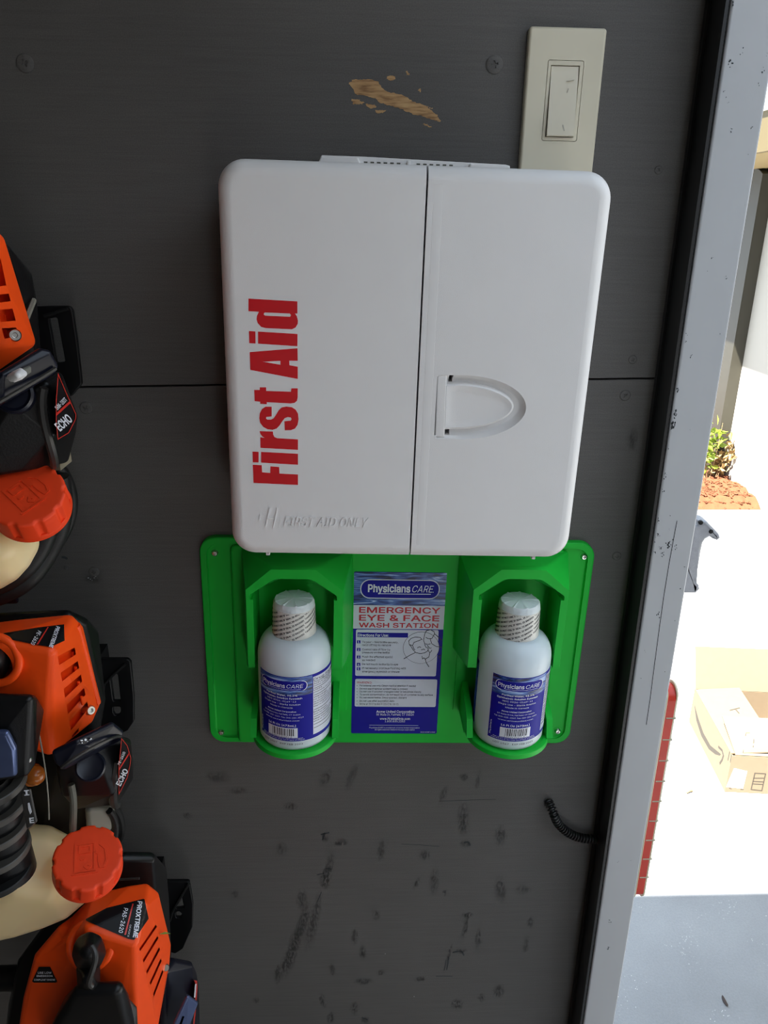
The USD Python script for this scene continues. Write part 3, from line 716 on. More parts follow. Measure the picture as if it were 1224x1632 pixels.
sign.part("title_band", SF.w(slab(sbox(u0, sp(480, 612)[1], u1, sp(480, 408)[1]), n0, L(1))), "paper_print", smooth=False)
sign.part("title_lettering", SF.w(cat(stext("EMERGENCY", 120, 472, 48, 822, bold=.8, k=2), stext("EYE & FACE", 120, 540, 48, 815, bold=.8, k=2), stext("WASH STATION", 120, 598, 38, 806, bold=.6, k=2))), "red_sign_print", smooth=False)
sign.part("directions_panel", SF.w(slab(srect(90, 618, 812, 1020, .0018), n0, L(1))), "paper_print", smooth=False)
sign.part("directions_bar", SF.w(cat(slab(srect(108, 645, 545, 684), n0, L(2)), *[slab(srect(104, y, 134, y + 26), n0, L(2)) for y in (713, 779, 844, 908, 946)])), "blue_print", smooth=False)
sign.part("directions_heading", SF.w(cat(stext("Directions For Use:", 114, 677, 22, 376, bold=.8, k=3), *[stext(str(i + 1), 112, y + 22, 18, k=3, bold=.6) for i, y in enumerate((713, 779, 844, 908, 946))])), "white_print", smooth=False)
dl = [("To pour - hold bottle securely,", 735, 460), ("twist off top to remove", 760, 398), ("Control rate of flow by", 799, 392), ("pressure on the bottle", 824, 386), ("Flush the affected eye(s)", 862, 412), ("as needed", 890, 262), ("Do not touch bottle tip to eye", 926, 460), ("If necessary, continue flushing with", 960, 528), ("emergency eyewash or shower", 990, 478)]
sign.part("directions_lettering", SF.w(cat(*[stext(s, 150, y, 17, x2, k=2) for s, y, x2 in dl])), "black_print", smooth=False)
# round drawing: rinsing an eye from the bottle
cc = sp(660, 772); cr = .0183
disc = Point(cc).buffer(cr, quad_segs=16).intersection(sbox(u0, v0, u1 - .0008, v1))
sign.part("drawing_rim", SF.w(slab(disc.buffer(.00035).intersection(sbox(u0, v0, u1 - .0006, v1)), n0, L(2))), "black_print", smooth=False)
sign.part("drawing_disc", SF.w(slab(disc, n0, L(3))), "paper_print", smooth=False)
dr = [[(512, 868), (560, 838), (612, 812)], [(612, 812), (590, 790), (572, 760), (556, 742), (552, 712), (572, 690), (610, 678), (650, 682), (668, 700)], [(560, 745), (585, 752), (596, 780), (606, 790)], [(585, 752), (598, 725), (632, 712), (660, 700)],
      [(612, 812), (650, 822), (690, 815), (715, 800), (722, 780)], [(668, 845), (672, 868), (684, 858), (700, 872)], [(720, 790), (735, 815), (728, 850), (695, 870), (705, 900), (728, 935)], [(628, 772), (645, 762), (656, 768)], [(662, 790), (684, 782), (690, 788)],
      [(680, 706), (690, 650), (706, 622), (740, 614), (772, 632), (776, 650), (752, 690), (738, 695)], [(680, 706), (690, 735), (720, 742), (740, 735)], [(776, 650), (800, 670), (842, 706)], [(738, 695), (752, 735), (790, 758), (838, 766)], [(700, 680), (720, 692), (745, 690)], [(690, 740), (700, 765), (722, 775)], [(712, 750), (735, 775), (748, 772)], [(735, 815), (748, 800), (752, 790)], [(812, 840), (838, 835), (838, 868), (820, 862), (812, 840)]]
sign.part("drawing", SF.w(cat(*[slab(LineString([sp(*q) for q in pl]).buffer(.00031, quad_segs=2).intersection(sbox(u0, v0, u1 - .0006, v1)), n0, L(4)) for pl in dr])), "black_print", smooth=False, label="line drawing of a person rinsing an eye from a bottle")
sign.part("warning_panel", SF.w(slab(srect(88, 1046, 803, 1286, .0018), n0, L(1))), "paper_print", smooth=False)
sign.part("warning_heading", SF.w(stext("WARNING:", 106, 1086, 18, 236, bold=.5, k=2)), "red_sign_print", smooth=False)
wl = [("For external use only. Obtain medical attention if needed", 1111, 616), ("Do not use if tamper evident seal is broken", 1138, 545), ("Do not use if solution changes color or becomes cloudy", 1162, 664), ("To avoid contamination, do not touch tip of container to any surface", 1188, 765), ("Do not reuse bottle. Once opened, discard", 1214, 535), ("Do not use after expiration date", 1243, 430), ("Store at 59 F to 86 F (15 C to 30 C)", 1270, 466)]
sign.part("warning_lettering", SF.w(cat(*[stext(s, 130, y, 15, x2, k=2) for s, y, x2 in wl], *[slab(Point(sp(108, y - 6)).buffer(.0004), n0, L(2)) for _, y, _ in wl])), "black_print", smooth=False)
fl_ = [("Acme United Corporation", 1338, 276, 604, 20, 1), ("55 Walls Dr, Fairfield, CT 06824", 1362, 276, 600, 18, 0), ("www.FirstAidOnly.com", 1398, 306, 568, 18, .6), ("1.800.835.2263", 1420, 350, 524, 18, 0), ("PhysiciansCARE is a trademark of Acme United Corporation", 1473, 216, 650, 11, 0), ("All rights reserved. Made for the eye wash station", 1490, 262, 610, 11, 0), ("2012 ACME United", 1508, 660, 785, 9, 0)]
sign.part("footer_lettering", SF.w(cat(*[stext(s, x, y, h, x2, k=1, bold=bo) for s, y, x, x2, h, bo in fl_], slab(srect(216, 1446, 640, 1448), n0, L(1)))), "white_print", smooth=False)

# ================================================================== BOTTLES
def wrap(mesh, R, a0, flip=1.0):
    """(u, v, n) flat print to the wall of a standing cylinder; u runs along the arc from the angle a0 (0 faces the viewer)."""
    m = mesh.copy(); v = np.asarray(m.vertices); a = a0 + v[:, 0] / R
    m.vertices = np.column_stack([(R + v[:, 2]) * np.sin(a), -(R + v[:, 2]) * np.cos(a), v[:, 1]]); return m


def arcplate(R, a0, a1, z0, z1, h=.0002, n=40, ir=None):
    a = np.linspace(a0, a1, n); V, F = [], []
    for r_ in (R + h, ir or R - .0004):
        for z in (z0, z1): V += [[r_ * math.sin(t), -r_ * math.cos(t), z] for t in a]
    for i in range(n - 1):
        q = lambda s, t: [[s + i, s + i + 1, t + i + 1], [s + i, t + i + 1, t + i]]
        F += q(0, n) + [f[::-1] for f in q(2 * n, 3 * n)] + q(n, 3 * n) + [f[::-1] for f in q(0, 2 * n)]
    for i, fl in ((0, 1), (n - 1, 0)):
        f = [[i, n + i, 3 * n + i], [i, 3 * n + i, 2 * n + i]]; F += [x[::-1] for x in f] if fl else f
    return trimesh.Trimesh(V, F, process=False)


def bottle(side, uc, vb, a0, label):
    base = SF.o + uc * SF.U + vb * SF.V + .050 * SF.N
    R = .0352; up = SF.V
    W = lambda m: place(m, base, up, (0, 1, 0))
    t = thing("eye_wash_bottle", base, label, "bottle", "eye wash bottles in the green station")
    prof = [(0, .0006), (R - .006, .0), (R - .002, .0012), (R, .005), (R, .090)]
    prof += [(.0165 + (R - .0165) * math.cos(q) ** .8, .090 + .024 * math.sin(q)) for q in np.linspace(.12, 1.5, 10)] + [(.0165, .116), (0, .116)]
    t.part("body", W(lathe(prof, 64)), "bottle", smooth=40)
    # cap: slightly tapered, twelve ribs and a domed, notched top
    seg = 96; cp = [(.0207, .1125), (.0204, .120), (.0198, .140), (.0193, .1448), (.0178, .1472), (.012, .1480), (0, .1482)]
    c = lathe([(0, .1125)] + cp, seg); v = np.asarray(c.vertices).copy(); ang = np.arctan2(v[:, 1], v[:, 0]); rr = np.hypot(v[:, 0], v[:, 1])
    ridge = np.maximum(0, np.cos(9 * ang)) ** 10
    v[:, 2] += np.where((v[:, 2] > .144) & (rr > .008), .0011 * ridge * np.clip((rr - .008) / .008, 0, 1), 0); c.vertices = v
    cp_ = t.part("cap", W(c), "cap", smooth=45)
    bandm = lathe([(.0209, .1128), (.0206, .120), (.0200, .1395), (.0198, .1412), (.0196, .1412), (.0200, .120), (.0205, .1128), (.0209, .1128)], 64)
    bp = cp_.part("shrink_band", W(bandm), "band", label="white shrink band printed with black lettering")
    tx = []
    for k in range(9):
        tt = txt("TAMPER EVIDENT  DO NOT USE IF SEAL IS BROKEN  TAMPER EVIDENT", .0017, .8, depth=.00008, width=.080)
        v = np.asarray(tt.vertices).copy(); s, cth = math.sin(.42), math.cos(.42)
        v[:, 0], v[:, 1] = v[:, 0] * cth - v[:, 1] * s, v[:, 0] * s + v[:, 1] * cth
        v[:, 0] -= .042; v[:, 1] += .096 + k * .0046 - (0 if side else .001)
        keep = v[:, 1]; fc = np.asarray(tt.faces); ok = ((v[fc][:, :, 1] > .1135) & (v[fc][:, :, 1] < .1405)).all(1)
        if not ok.any(): continue
        m = trimesh.Trimesh(v, fc[ok], process=False); m.remove_unreferenced_vertices()
        vv = np.asarray(m.vertices); Rb = np.interp(vv[:, 1], [.1128, .120, .1395], [.0209, .0206, .0200]) + .00006 + vv[:, 2]; aa = vv[:, 0] / .0205
        m.vertices = np.column_stack([Rb * np.sin(aa), -Rb * np.cos(aa), vv[:, 1]]); tx.append(m)
    bp.part("band_lettering", W(cat(tx)), "black_print", smooth=False)
    # wrap-round label
    zl, zh = .0125, .0835; rd_ = math.radians
    lab = t.part("wrap_label", W(arcplate(R, a0, a0 + rd_(322), zl, zh, n=90)), "blue_print", label="blue and white printed label wrapped round the bottle")
    lab.part("water_picture", W(arcplate(R, a0 + .01, a0 + rd_(93), zh - .020, zh - .0006, .00026, 24, R + .0001)), "water_print")
    ap = a0 + rd_(94)
    lab.part("facts_panel", W(arcplate(R, ap, ap + rd_(96), zl + .004, zh - .003, .0003, 30, R + .0001)), "paper_print")
    Wd = rd_(93) * R
    pr = lambda m, k=1: W(wrap(m, R + .0003 + .00008 * k, a0))
    cx = Wd * .47
    badge = rrect(Wd * .06, zh - .0150, Wd * .92, zh - .0040, .0052)
    dens = lambda p: Polygon(np.array([np.asarray(p.exterior.interpolate(q, True).coords[0]) for q in np.linspace(0, 1, 80, endpoint=False)]))
    bd = dens(badge)
    strip = lambda p, k: pr(slab(p, 0, .00006), k)
    def band(x0, x1, z0, z1, k, h=.00006):
        return W(arcplate(R + .0003 + .00008 * k, a0 + x0 / R, a0 + x1 / R, z0, z1, h, max(3, int((x1 - x0) / .002)), R + .0002))
    xs = np.linspace(Wd * .065, Wd * .915, 40); zc, zr = zh - .0095, .0051
    zz_ = [zr * math.sqrt(max(0, 1 - max(0, (abs(x - Wd * .49) - (Wd * .425 - zr)) / zr) ** 2)) for x in xs]
    V_ = [(x, zc + s * h, n) for n in (.0, .00005) for s in (-1, 1) for x, h in zip(xs, zz_)]; n_ = len(xs); F_ = []
    for i in range(n_ - 1): F_ += [[2 * n_ + i, 2 * n_ + i + 1, 3 * n_ + i + 1], [2 * n_ + i, 3 * n_ + i + 1, 3 * n_ + i]]
    lab.part("badge", pr(trimesh.Trimesh(V_, F_, process=False), 0), "blue_print", smooth=False)
    lab.part("badge_rim", pr(slab(bd.difference(dens(badge.buffer(-.0007))), 0, .00006), 1), "white_print", smooth=False)
    T_ = lambda s, z, h, w, bold=0, al=.5, x=cx, sx=.85, shear=0: pr(mv(txt(s, h, bold, sx, shear, al, .00005, w), x, z), 2)
    parts = [T_("Physicians", zh - .0116, .0042, Wd * .44, 1.4, 0, Wd * .11), T_("CARE", zh - .0116, .0040, Wd * .27, 0, 0, Wd * .57, shear=.2), band(Wd * .22, Wd * .80, zh - .0133, zh - .0130, 1)]
    z = zh - .0205
    for s, h, w, bo in (("Purified Water, 98.3%", .0018, .56, .6), ("Ophthalmic Solution Eyewash", .0018, .72, .6), ("NDC 0924-0169-12", .0017, .52, 0), ("Single Use - Sterile Solution", .0017, .66, 0), ("Made in Canada", .0015, .40, 0), ("", 0, 0, 0), ("Acme United Corporation", .0015, .52, .8), ("55 Walls Drive, Fairfield, CT 06824", .0014, .66, 0), ("Tel: 800-835-2263  Fax: 203-254-6019", .0014, .76, 0), ("www.acmeunited.com", .0013, .62, 0)):
        if s: parts.append(T_(s, z, h, Wd * w, bo))
        z -= .0033 if s else .0012
    parts.append(T_("16 Fl Oz [473mL]", zl + .0168, .0022, Wd * .50, 1.0))
    parts += [T_("See carton and insert for more information", zl + .0030, .0010, Wd * .74), T_("Keep this and all eye wash out of reach of children", zl + .0013, .0010, Wd * .80)]
    v = txt("Physicians", .0016, .4, width=.016); q = np.asarray(v.vertices).copy(); q[:, 0], q[:, 1] = -q[:, 1] + Wd * .055, q[:, 0] + zl + .004; v.vertices = q
    parts.append(pr(v, 2))
    lab.part("label_lettering", cat(*parts), "white_print", smooth=False)
    lab.part("barcode_panel", band(cx - Wd * .26, cx + Wd * .27, zl + .0042, zl + .0150, 1), "white_print", smooth=False)
    rg = random.Random(3 + side); bars, x = [], cx - Wd * .17
    while x < cx + Wd * .20:
        w_ = rg.choice((.0003, .0003, .0006, .0009)); bars.append(band(x, x + w_, zl + .0062, zl + .0142, 2)); x += w_ + rg.choice((.0003, .0005, .0008))
    bars.append(T_("3 0924 01691 2", zl + .0047, .0011, Wd * .36))
    fx = R * rd_(96)
    for s, zz, h, w_ in (("Drug Facts", zh - .0072, .0028, .6), ("Active ingredient", zh - .0112, .0014, .6), ("Purified water 98.3%", zh - .0136, .0011, .5), ("Uses", zh - .0180, .0014, .2), ("cleansing the eye", zh - .0205, .0011, .5), ("Warnings", zh - .026, .0014, .35), ("For external use only", zh - .0285, .0011, .55), ("Do not use if you have open wounds", zh - .031, .0011, .8), ("When using this product do not touch", zh - .0335, .0011, .8), ("Stop use and ask a doctor if you have", zh - .036, .0011, .8), ("Directions", zh - .0425, .0014, .35), ("flush the affected area as needed", zh - .045, .0011, .8), ("Other information", zh - .0505, .0014, .5), ("store at room temperature", zh - .053, .0011, .7)):
        bars.append(T_(s, zz, h, .9 * R * rd_(92) * w_, .4, 0, fx))
    for zz in (.0088, .0157, .0232, .0395, .0475, .0560, .0600): bars.append(band(fx - .0005, fx + R * rd_(92), zh - zz, zh - zz + .0003, 2))
    lab.part("black_lettering", cat(*bars), "black_print", smooth=False)
    t.part("date_stamp", pr(mv(txt("LOT 1567   EXP FEB 2023", .0017, 0, .8, 0, .5, .00005, Wd * .72), cx, .0082), -2), "black_print", smooth=False)
    return t


bottle(0, *bott[0], math.radians(-61), "white eye wash bottle standing in the left green pocket")
bottle(1, *bott[1], math.radians(-44), "white eye wash bottle standing in the right green pocket")

# ================================================================== LIGHT SWITCH
QF = Frame((.1663, 0, 1.5895), math.radians(-.42))
sx_ = thing("light_switch", (.1663, 0, 1.532), "ivory rocker light switch with a scuffed plate above the white cabinet", "light switch")
pw, ph = .0615, .1150
pt_ = rrect(-pw / 2, -ph / 2, pw / 2, ph / 2, .0026)
fq = np.array(QF.pts([(876, 93), (933, 99), (917, 229), (861, 221)], .0075)); fu0, fu1 = fq[[0, 3], 0].mean(), fq[[1, 2], 0].mean(); fv1, fv0 = fq[:2, 1].mean(), fq[2:, 1].mean()
pm = mani(slab(pt_, .0002, .0075, .0022, 4)) - mani(slab(rrect(fu0, fv0, fu1, fv1, .0016), .002, .02))
sx_.part("plate", QF.w(tri(pm)), "plate")
fr = rrect(fu0 + .0003, fv0 + .0003, fu1 - .0003, fv1 - .0003, .0014)
ri = sbox(fu0 + .0028, fv0 + .0030, fu1 - .0032, fv1 - .0036)
sx_.part("frame", QF.w(slab(Polygon(fr.exterior.coords, [list(ri.exterior.coords)]), .0022, .0076, .0004, 2)), "plate")
a, b, c, d = fu0 + .0033, fu1 - .0037, fv0 + .0034, fv1 - .0041; vm = c + (d - c) * .47
rk = T.hull_points(np.array([(u, v, n) for u in (a, b) for v, n in ((c, .003), (d, .003), (c, .0105), (c + .0006, .0112), (vm, .0090))])) + T.hull_points(np.array([(u, v, n) for u in (a, b) for v, n in ((vm, .003), (d, .003), (vm, .0090), (d, .0064))]))
rkp = sx_.part("rocker", QF.w(tri(rk)), "rocker", smooth=False)
scr = []
for pts, w_ in (([(897, 200), (899, 210)], 2.2), ([(905, 147), (907, 141)], 1.0), ([(904, 129), (916, 127)], .5)):
    q = QF.pts(pts, .0100); nn = .0096 if pts[0][1] > 160 else .0083
    scr.append(slab(LineString(q).buffer(w_ * .00022), .006, .0109 - .0 if pts[0][1] > 185 else .0088))
rkp.part("scuff", QF.w(cat(scr)), plain("scuff_grey", (.46, .43, .35), .6), smooth=False, label="small dark scuff marks")

# ================================================================== BLACK CORRUGATED LOOM
lp = [P(876, 1282, .012), P(877, 1284, -.006), P(882, 1296, -.012), P(888, 1310, -.012), P(900, 1323, -.011), P(918, 1333, -.010), P(940, 1337, -.009), P(970, 1337, -.008), P(1012, 1333, -.0072)]
n_ = 560; ph_ = np.linspace(0, 40 * 2 * np.pi, n_)
single("cable_loom", tube(lp, .0042 + .0011 * np.tanh(2.2 * np.sin(ph_)), 18, smooth=n_), "loom", "black corrugated cable loom curving out of the wall to the post", "cable", smooth=60)

# ================================================================== ON THE POST'S REAR FACE
# catch for the door: outline at its own plane, 14 mm thick
hk = thing("door_catch", (XO, 0, P(1100, 947, 0)[2]), "grey cast metal door catch on the rear face of the post", "door catch")
HF = Frame((0, 0, 0))
hpts = [(1070, 840), (1098, 838), (1112, 837), (1114, 831), (1120, 829), (1127, 831), (1147, 852), (1149, 858), (1144, 862), (1138, 860), (1132, 856), (1125, 860), (1121, 866), (1118, 880), (1110, 928), (1115, 934), (1116, 940), (1110, 946), (1060, 947)]
hk.part("hook", HF.w(slab(rnd(HF.pts(hpts, .006), .0010), -.010, .006, .0030, 3)).copy(), "zinc")
for (x, y) in ((1117, 833), (1133, 847)):
    u, v = HF.px(x, y, .006); hk.part("bolt", HF.w(mv(lathe([(0, .004), (.0022, .004), (.0022, .0066), (.0014, .0072), (0, .0072)], 16), u, v)), "black_soft")
# oval red lamp, seen edge-on
z1, z0 = PX(1066, 1097, XO)[2], PX(1012, 1444, XO)[2]
tl = thing("tail_light", (XO, -.0255, z0), "long red oval marker light on the rear face of the post", "tail light")
def facing_x(m):                               # (u, v, n) to (y, z, x)
    m = m.copy(); v = np.asarray(m.vertices); m.vertices = np.column_stack([XO + v[:, 2], -.0255 + v[:, 0], (z0 + z1) / 2 + v[:, 1]]); return m
hgt = z1 - z0
tl.part("rim", facing_x(cat(slab(rrect(-.0135, -hgt / 2, .0135, hgt / 2, .0130, 10), -.0002, .0013, .0005), slab(rrect(-.0128, -hgt / 2 + .001, .0128, hgt / 2 - .001, .0124, 10), .0100, .0122, .0012))), "lens_clear")
ln = tl.part("lens", facing_x(slab(rrect(-.0130, -hgt / 2 + .004, .0130, hgt / 2 - .004, .0126, 10), .001, .0102, .0008, 2)), "light_red")
for k in range(1, 10):
    z = -hgt / 2 + .01 + (hgt - .02) * k / 10; w_ = .0085
    ln.part("rib", facing_x(slab(rrect(-.01315, z - .0008, .01315, z + .0008), .0025, .01315, .0004)), "lens_clear")

# ================================================================== OUTSIDE THINGS
# drainpipe elbow on the house wall
dq = PX(1216, 277, HX - .09)
dp = thing("drainpipe", (HX - .045, dq[1] + .12, -.39), "dark brownish drainpipe running down the house wall", "drainpipe")
dp.part("pipe", bx(HX - .092, HX - .002, dq[1], dq[1] + .26, -.40, dq[2]), "downspout")
dp.part("elbow", tri(T.hull_points(np.array([(x, y, z) for x in (HX - .092, HX - .002) for y, z in ((dq[1], dq[2]), (dq[1] + .26, dq[2]), (dq[1] + .06, dq[2] + .03), (dq[1] + .26, dq[2] + .07))]))), "downspout", smooth=False)

# mulch bed along the wall with two scrubby plants
m0, m1 = G(1110, 812), G(1200, 813)
bed_y0 = (m0[1] + m1[1]) / 2
gx = np.linspace(2.05, HX - .001, 26); gy = np.linspace(bed_y0, 9.0, 90)
X, Y = np.meshgrid(gx, gy, indexing="ij"); pts = np.stack([X, Y, X * 0], -1)
edge = np.clip(np.minimum((Y - bed_y0) / .10, (X - 2.05) / .1), 0, 1)
Z = -.399 + edge * (.03 + .05 * meshkit.fbm(pts * 9, 4, 3) + .03 * meshkit.fbm(pts * 40, 2, 5))
V = np.stack([X, Y, Z], -1).reshape(-1, 3); ii, jj = np.meshgrid(np.arange(25), np.arange(89), indexing="ij"); o = (ii * 90 + jj).ravel()
F = np.vstack([np.stack([o, o + 90, o + 91], 1), np.stack([o, o + 91, o + 1], 1)])
chips = []
for k in range(1500):
    x, y = random.uniform(2.1, HX - .03), bed_y0 + .03 + 1.6 * random.random() ** 1.5
    i, j = int(np.clip((x - 2.05) / (HX - .001 - 2.05) * 25, 0, 25)), int(np.clip((y - bed_y0) / (9 - bed_y0) * 89, 0, 89))
    b = trimesh.creation.box([random.uniform(.02, .07), random.uniform(.006, .016), .005])
    b.apply_transform(trimesh.transformations.euler_matrix(random.uniform(-.4, .4), random.uniform(-.4, .4), random.uniform(0, 3.14))); b.apply_translation([x, y, Z[i, j] + .004]); chips.append(b)
mb = thing("mulch_bed", (2.4, bed_y0 + 1, -.4), "strip of orange-brown bark mulch at the foot of the house wall", "mulch", kind="stuff")
mb.part("bark_mulch", cat(trimesh.Trimesh(V, F, process=False), chips), "mulch", smooth=False, kind="stuff")


def shrub(name, base, tips, mat, label, nleaf, ls, seed):
    rg = np.random.default_rng(seed); t = thing(name, base, label, "shrub")
    for tp in tips:
        b = np.asarray(base, float); e = np.asarray(tp, float); mid_ = (b + e) / 2 + rg.normal(0, .02, 3)
        t.part("stem", tube([b + [0, 0, -.02], mid_, e], np.linspace(.006, .002, 14), 6, smooth=14), "twig")
    lv = []
    for k in range(nleaf):
        e = np.asarray(tips[rg.integers(len(tips))], float); q = rg.uniform(.45, 1.05); c = np.asarray(base) * (1 - q) + e * q + rg.normal(0, .028, 3)
        l, w_ = ls * rg.uniform(.7, 1.3), ls * .28
        m = trimesh.Trimesh([[0, 0, 0], [l * .5, w_, .004], [l, 0, -.004], [l * .5, -w_, .004], [l * .5, 0, -.004]], [[0, 4, 1], [1, 4, 2], [2, 4, 3], [3, 4, 0]], process=False)
        m.apply_transform(trimesh.transformations.random_rotation_matrix(rg.random(3))); m.apply_translation(c); lv.append(m)
    t.part("foliage", cat(lv), mat, smooth=False, kind="stuff")


b1 = np.array([2.55, 4.95, -.35])
b1 = G(1128, 768, -.36); Yp = b1[1]
shrub("leafy_shrub", b1, [P(1152, 674, Yp), P(1138, 690, Yp + .05), P(1125, 690, Yp - .05), P(1146, 702, Yp), P(1118, 715, Yp)], "leaf_green", "small green leafy shrub in the mulch close behind the grey post", 90, .07, 2)
b2 = G(1139, 766, -.36)
shrub("withered_shrub", b2, [P(1174, 695, b2[1]), P(1162, 722, b2[1] - .03), P(1153, 728, b2[1]), P(1146, 738, b2[1] + .05)], "leaf_dry", "withered brown shrub beside the green one in the mulch", 110, .055, 5)

# open carton on the driveway
fl0 = G(1155, 1262); bl0 = G(1098, 1150)
dv = np.array([bl0[0] - fl0[0], bl0[1] - fl0[1]]); dep = np.linalg.norm(dv); dv /= dep
KO = np.array([fl0[0], fl0[1], -.3995]); ex_ = np.array([dv[1], -dv[0], 0]); ey_ = np.array([dv[0], dv[1], 0])
kw, kh = .40, None
q = ray(1173, 1205); s_ = ((KO - CAM) @ ey_) / (q @ ey_); kh = (CAM + q * s_)[2] - KO[2]
kb = thing("cardboard_box", KO + ex_ * kw / 2 + ey_ * dep / 2, "open cardboard box with a dark arrow print on the sunny driveway", "box")
KM = lambda m: (lambda c: (setattr(c, "vertices", KO + np.asarray(m.vertices) @ np.array([ex_, ey_, [0, 0, 1.0]])), c)[1])(m.copy())
tk = .004
kb.part("wall", KM(bx(0, tk, 0, dep, 0, kh)), "card", label="left side with the printed arrow")
kb.part("wall", KM(bx(kw - tk, kw, 0, dep, 0, kh)), "card"); kb.part("wall", KM(bx(tk, kw - tk, 0, tk, 0, kh)), "card", label="front with the white label"); kb.part("wall", KM(bx(tk, kw - tk, dep - tk, dep, 0, kh)), "card")
kb.part("bottom", KM(bx(tk, kw - tk, tk, dep - tk, 0, tk)), "card_in")


def flap(x0, x1, y0, y1, hinge, ang, axis):
    """A flap drawn flat at the box's top edge, turned about its hinge."""
    m = bx(x0, x1, y0, y1, kh, kh + tk)
    m.apply_transform(trimesh.transformations.rotation_matrix(ang, axis, hinge)); return m


back = flap(.004, kw - .004, dep, dep + .17, (0, dep, kh), math.radians(62), (1, 0, 0))
kb.part("flap", KM(back), "card_in", label="rear flap standing up")
lf = flap(0, .17, .01, dep - .01, (0, 0, kh), math.radians(-6), (0, 1, 0))
kb.part("flap", KM(lf), "card", label="left flap folded half over")
ff = flap(.012, kw - .004, .002, .17, (0, 0, kh), math.radians(17), (1, 0, 0)); f4 = kb.part("flap", KM(ff), "card", label="front flap with printed marks")
rf = flap(kw, kw + .16, .01, dep - .01, (kw, 0, kh), math.radians(40), (0, 1, 0)); kb.part("flap", KM(rf), "card")


def on_plane(o, n, pts_list, widths, h=.0006):
    """Marks through pixels on the plane (o, n)."""
    n = np.asarray(n, float); n /= np.linalg.norm(n); out = []
    if n @ (CAM - o) < 0: n = -n
    a = np.cross(n, [0, 0, 1.0]); a /= np.linalg.norm(a); b_ = np.cross(n, a)
    for pts, w_ in zip(pts_list, widths):
        q = [CAM + ray(*p) * ((o - CAM) @ n) / (ray(*p) @ n) - o for p in pts]; q = [(p @ a, p @ b_) for p in q]
        poly = Polygon(q) if w_ is None else LineString(q).buffer(w_, cap_style=2)
        if not poly.is_valid: poly = poly.buffer(0)
        m = slab(poly, .0002, h); v = np.asarray(m.vertices); m.vertices = o + v[:, :1] * a + v[:, 1:2] * b_ + v[:, 2:3] * n; out.append(m)
    return cat(out)


w0 = Thing(kb.path + "/wall", kb.loc); w2 = Thing(kb.path + "/wall_002", kb.loc)
w0.part("arrow_print", on_plane(KO, ex_, [[(1107, 1124), (1113, 1145), (1121, 1168), (1132, 1188), (1149, 1202), (1147, 1204), (1140, 1202), (1130, 1194), (1118, 1173), (1110, 1148)], [(1145, 1190), (1151, 1196), (1153, 1204), (1151, 1211), (1147, 1217)], [(1163, 1198), (1160, 1212)], [(1166, 1202), (1164, 1215)]], [None, .0042, .002, .002]), "card_print", smooth=False, label="dark curved arrow print")
w2.part("paper_label", on_plane(KO, ey_, [[(1170, 1224), (1191, 1229), (1184, 1257), (1157, 1254)]], [None]), "label_paper", smooth=False, label="white paper label")
w2.part("symbol_print", on_plane(KO, ey_, [[(1203, 1232), (1220, 1233), (1214, 1260), (1197, 1258), (1203, 1232)], [(1201, 1240), (1218, 1240)], [(1200, 1245), (1217, 1246)], [(1199, 1249), (1216, 1250)], [(1169, 1236), (1182, 1237)], [(1168, 1239), (1181, 1241)], [(1162, 1256), (1166, 1257)], [(1180, 1258), (1185, 1258)]], [.0016] * 4 + [.0008] * 4, .0009), "card_print", smooth=False, label="handling symbols")
fn = np.array([0, -math.sin(math.radians(17)), math.cos(math.radians(17))]); fo = KO + ey_ * .002 + np.array([0, 0, kh + tk + .001]); fn = ey_ * fn[1] + np.array([0, 0, fn[2]])
f4.part("flap_label", on_plane(fo, fn, [[(1204, 1147), (1236, 1147), (1236, 1194), (1201, 1192)]], [None]), "label_paper", smooth=False)
f4.part("corner_print", on_plane(fo, fn, [[(1188, 1173), (1189, 1168), (1195, 1168)], [(1185, 1195), (1184, 1200), (1189, 1200)], [(1202, 1200), (1207, 1200), (1208, 1196)], [(1202, 1178), (1201, 1185)], [(1201, 1188), (1200, 1191)]], [.0008, .0008, .0008, .0016, .0014], .0009), "card_print", smooth=False)
lo_ = KO + ex_ * 0 + np.array([0, 0, kh + tk + .0012]); lnrm = -ex_ * math.sin(math.radians(6)) + np.array([0, 0, math.cos(math.radians(6))])
Thing(kb.path + "/flap_001", kb.loc).part("tee_print", on_plane(lo_, lnrm, [[(1163, 1132), (1179, 1128)], [(1172, 1130), (1178, 1137)]], [.0018, .0018]), "card_print", smooth=False)

# a fallen leaf and a bit of twig
lc = G(1155, 1597); e1, e2 = G(1150, 1588), G(1159, 1605); ax = (e2 - e1); Ln = np.linalg.norm(ax) / 2; ax /= Ln * 2; bxs = np.cross([0, 0, 1.0], ax)
lp_ = np.array([(math.cos(t) * Ln * (1 if abs(math.cos(t)) < .98 else 1.05), math.sin(t) * Ln * .30, .0) for t in np.linspace(0, 2 * np.pi, 24, endpoint=False)])
lfm = slab(Polygon(lp_[:, :2]), .0005, .0022, .0006); v = np.asarray(lfm.vertices); lfm.vertices = lc + v[:, :1] * ax + v[:, 1:2] * bxs + (v[:, 2:3] + .004 * (v[:, :1] / Ln) ** 2) * [0, 0, 1.0]
single("fallen_leaf", lfm, "leaf_brown", "small dark brown leaf lying on the shaded concrete", "leaf")
t0, t1_ = G(1094, 1265), G(1103, 1262)
single("dry_twig", tube([t0 + [0, 0, .004], (t0 + t1_) / 2 + [0, 0, .007], t1_ + [0, 0, .004]], .0035, 7, smooth=8), "twig", "tiny twig on the sunlit driveway beside the box", "twig")

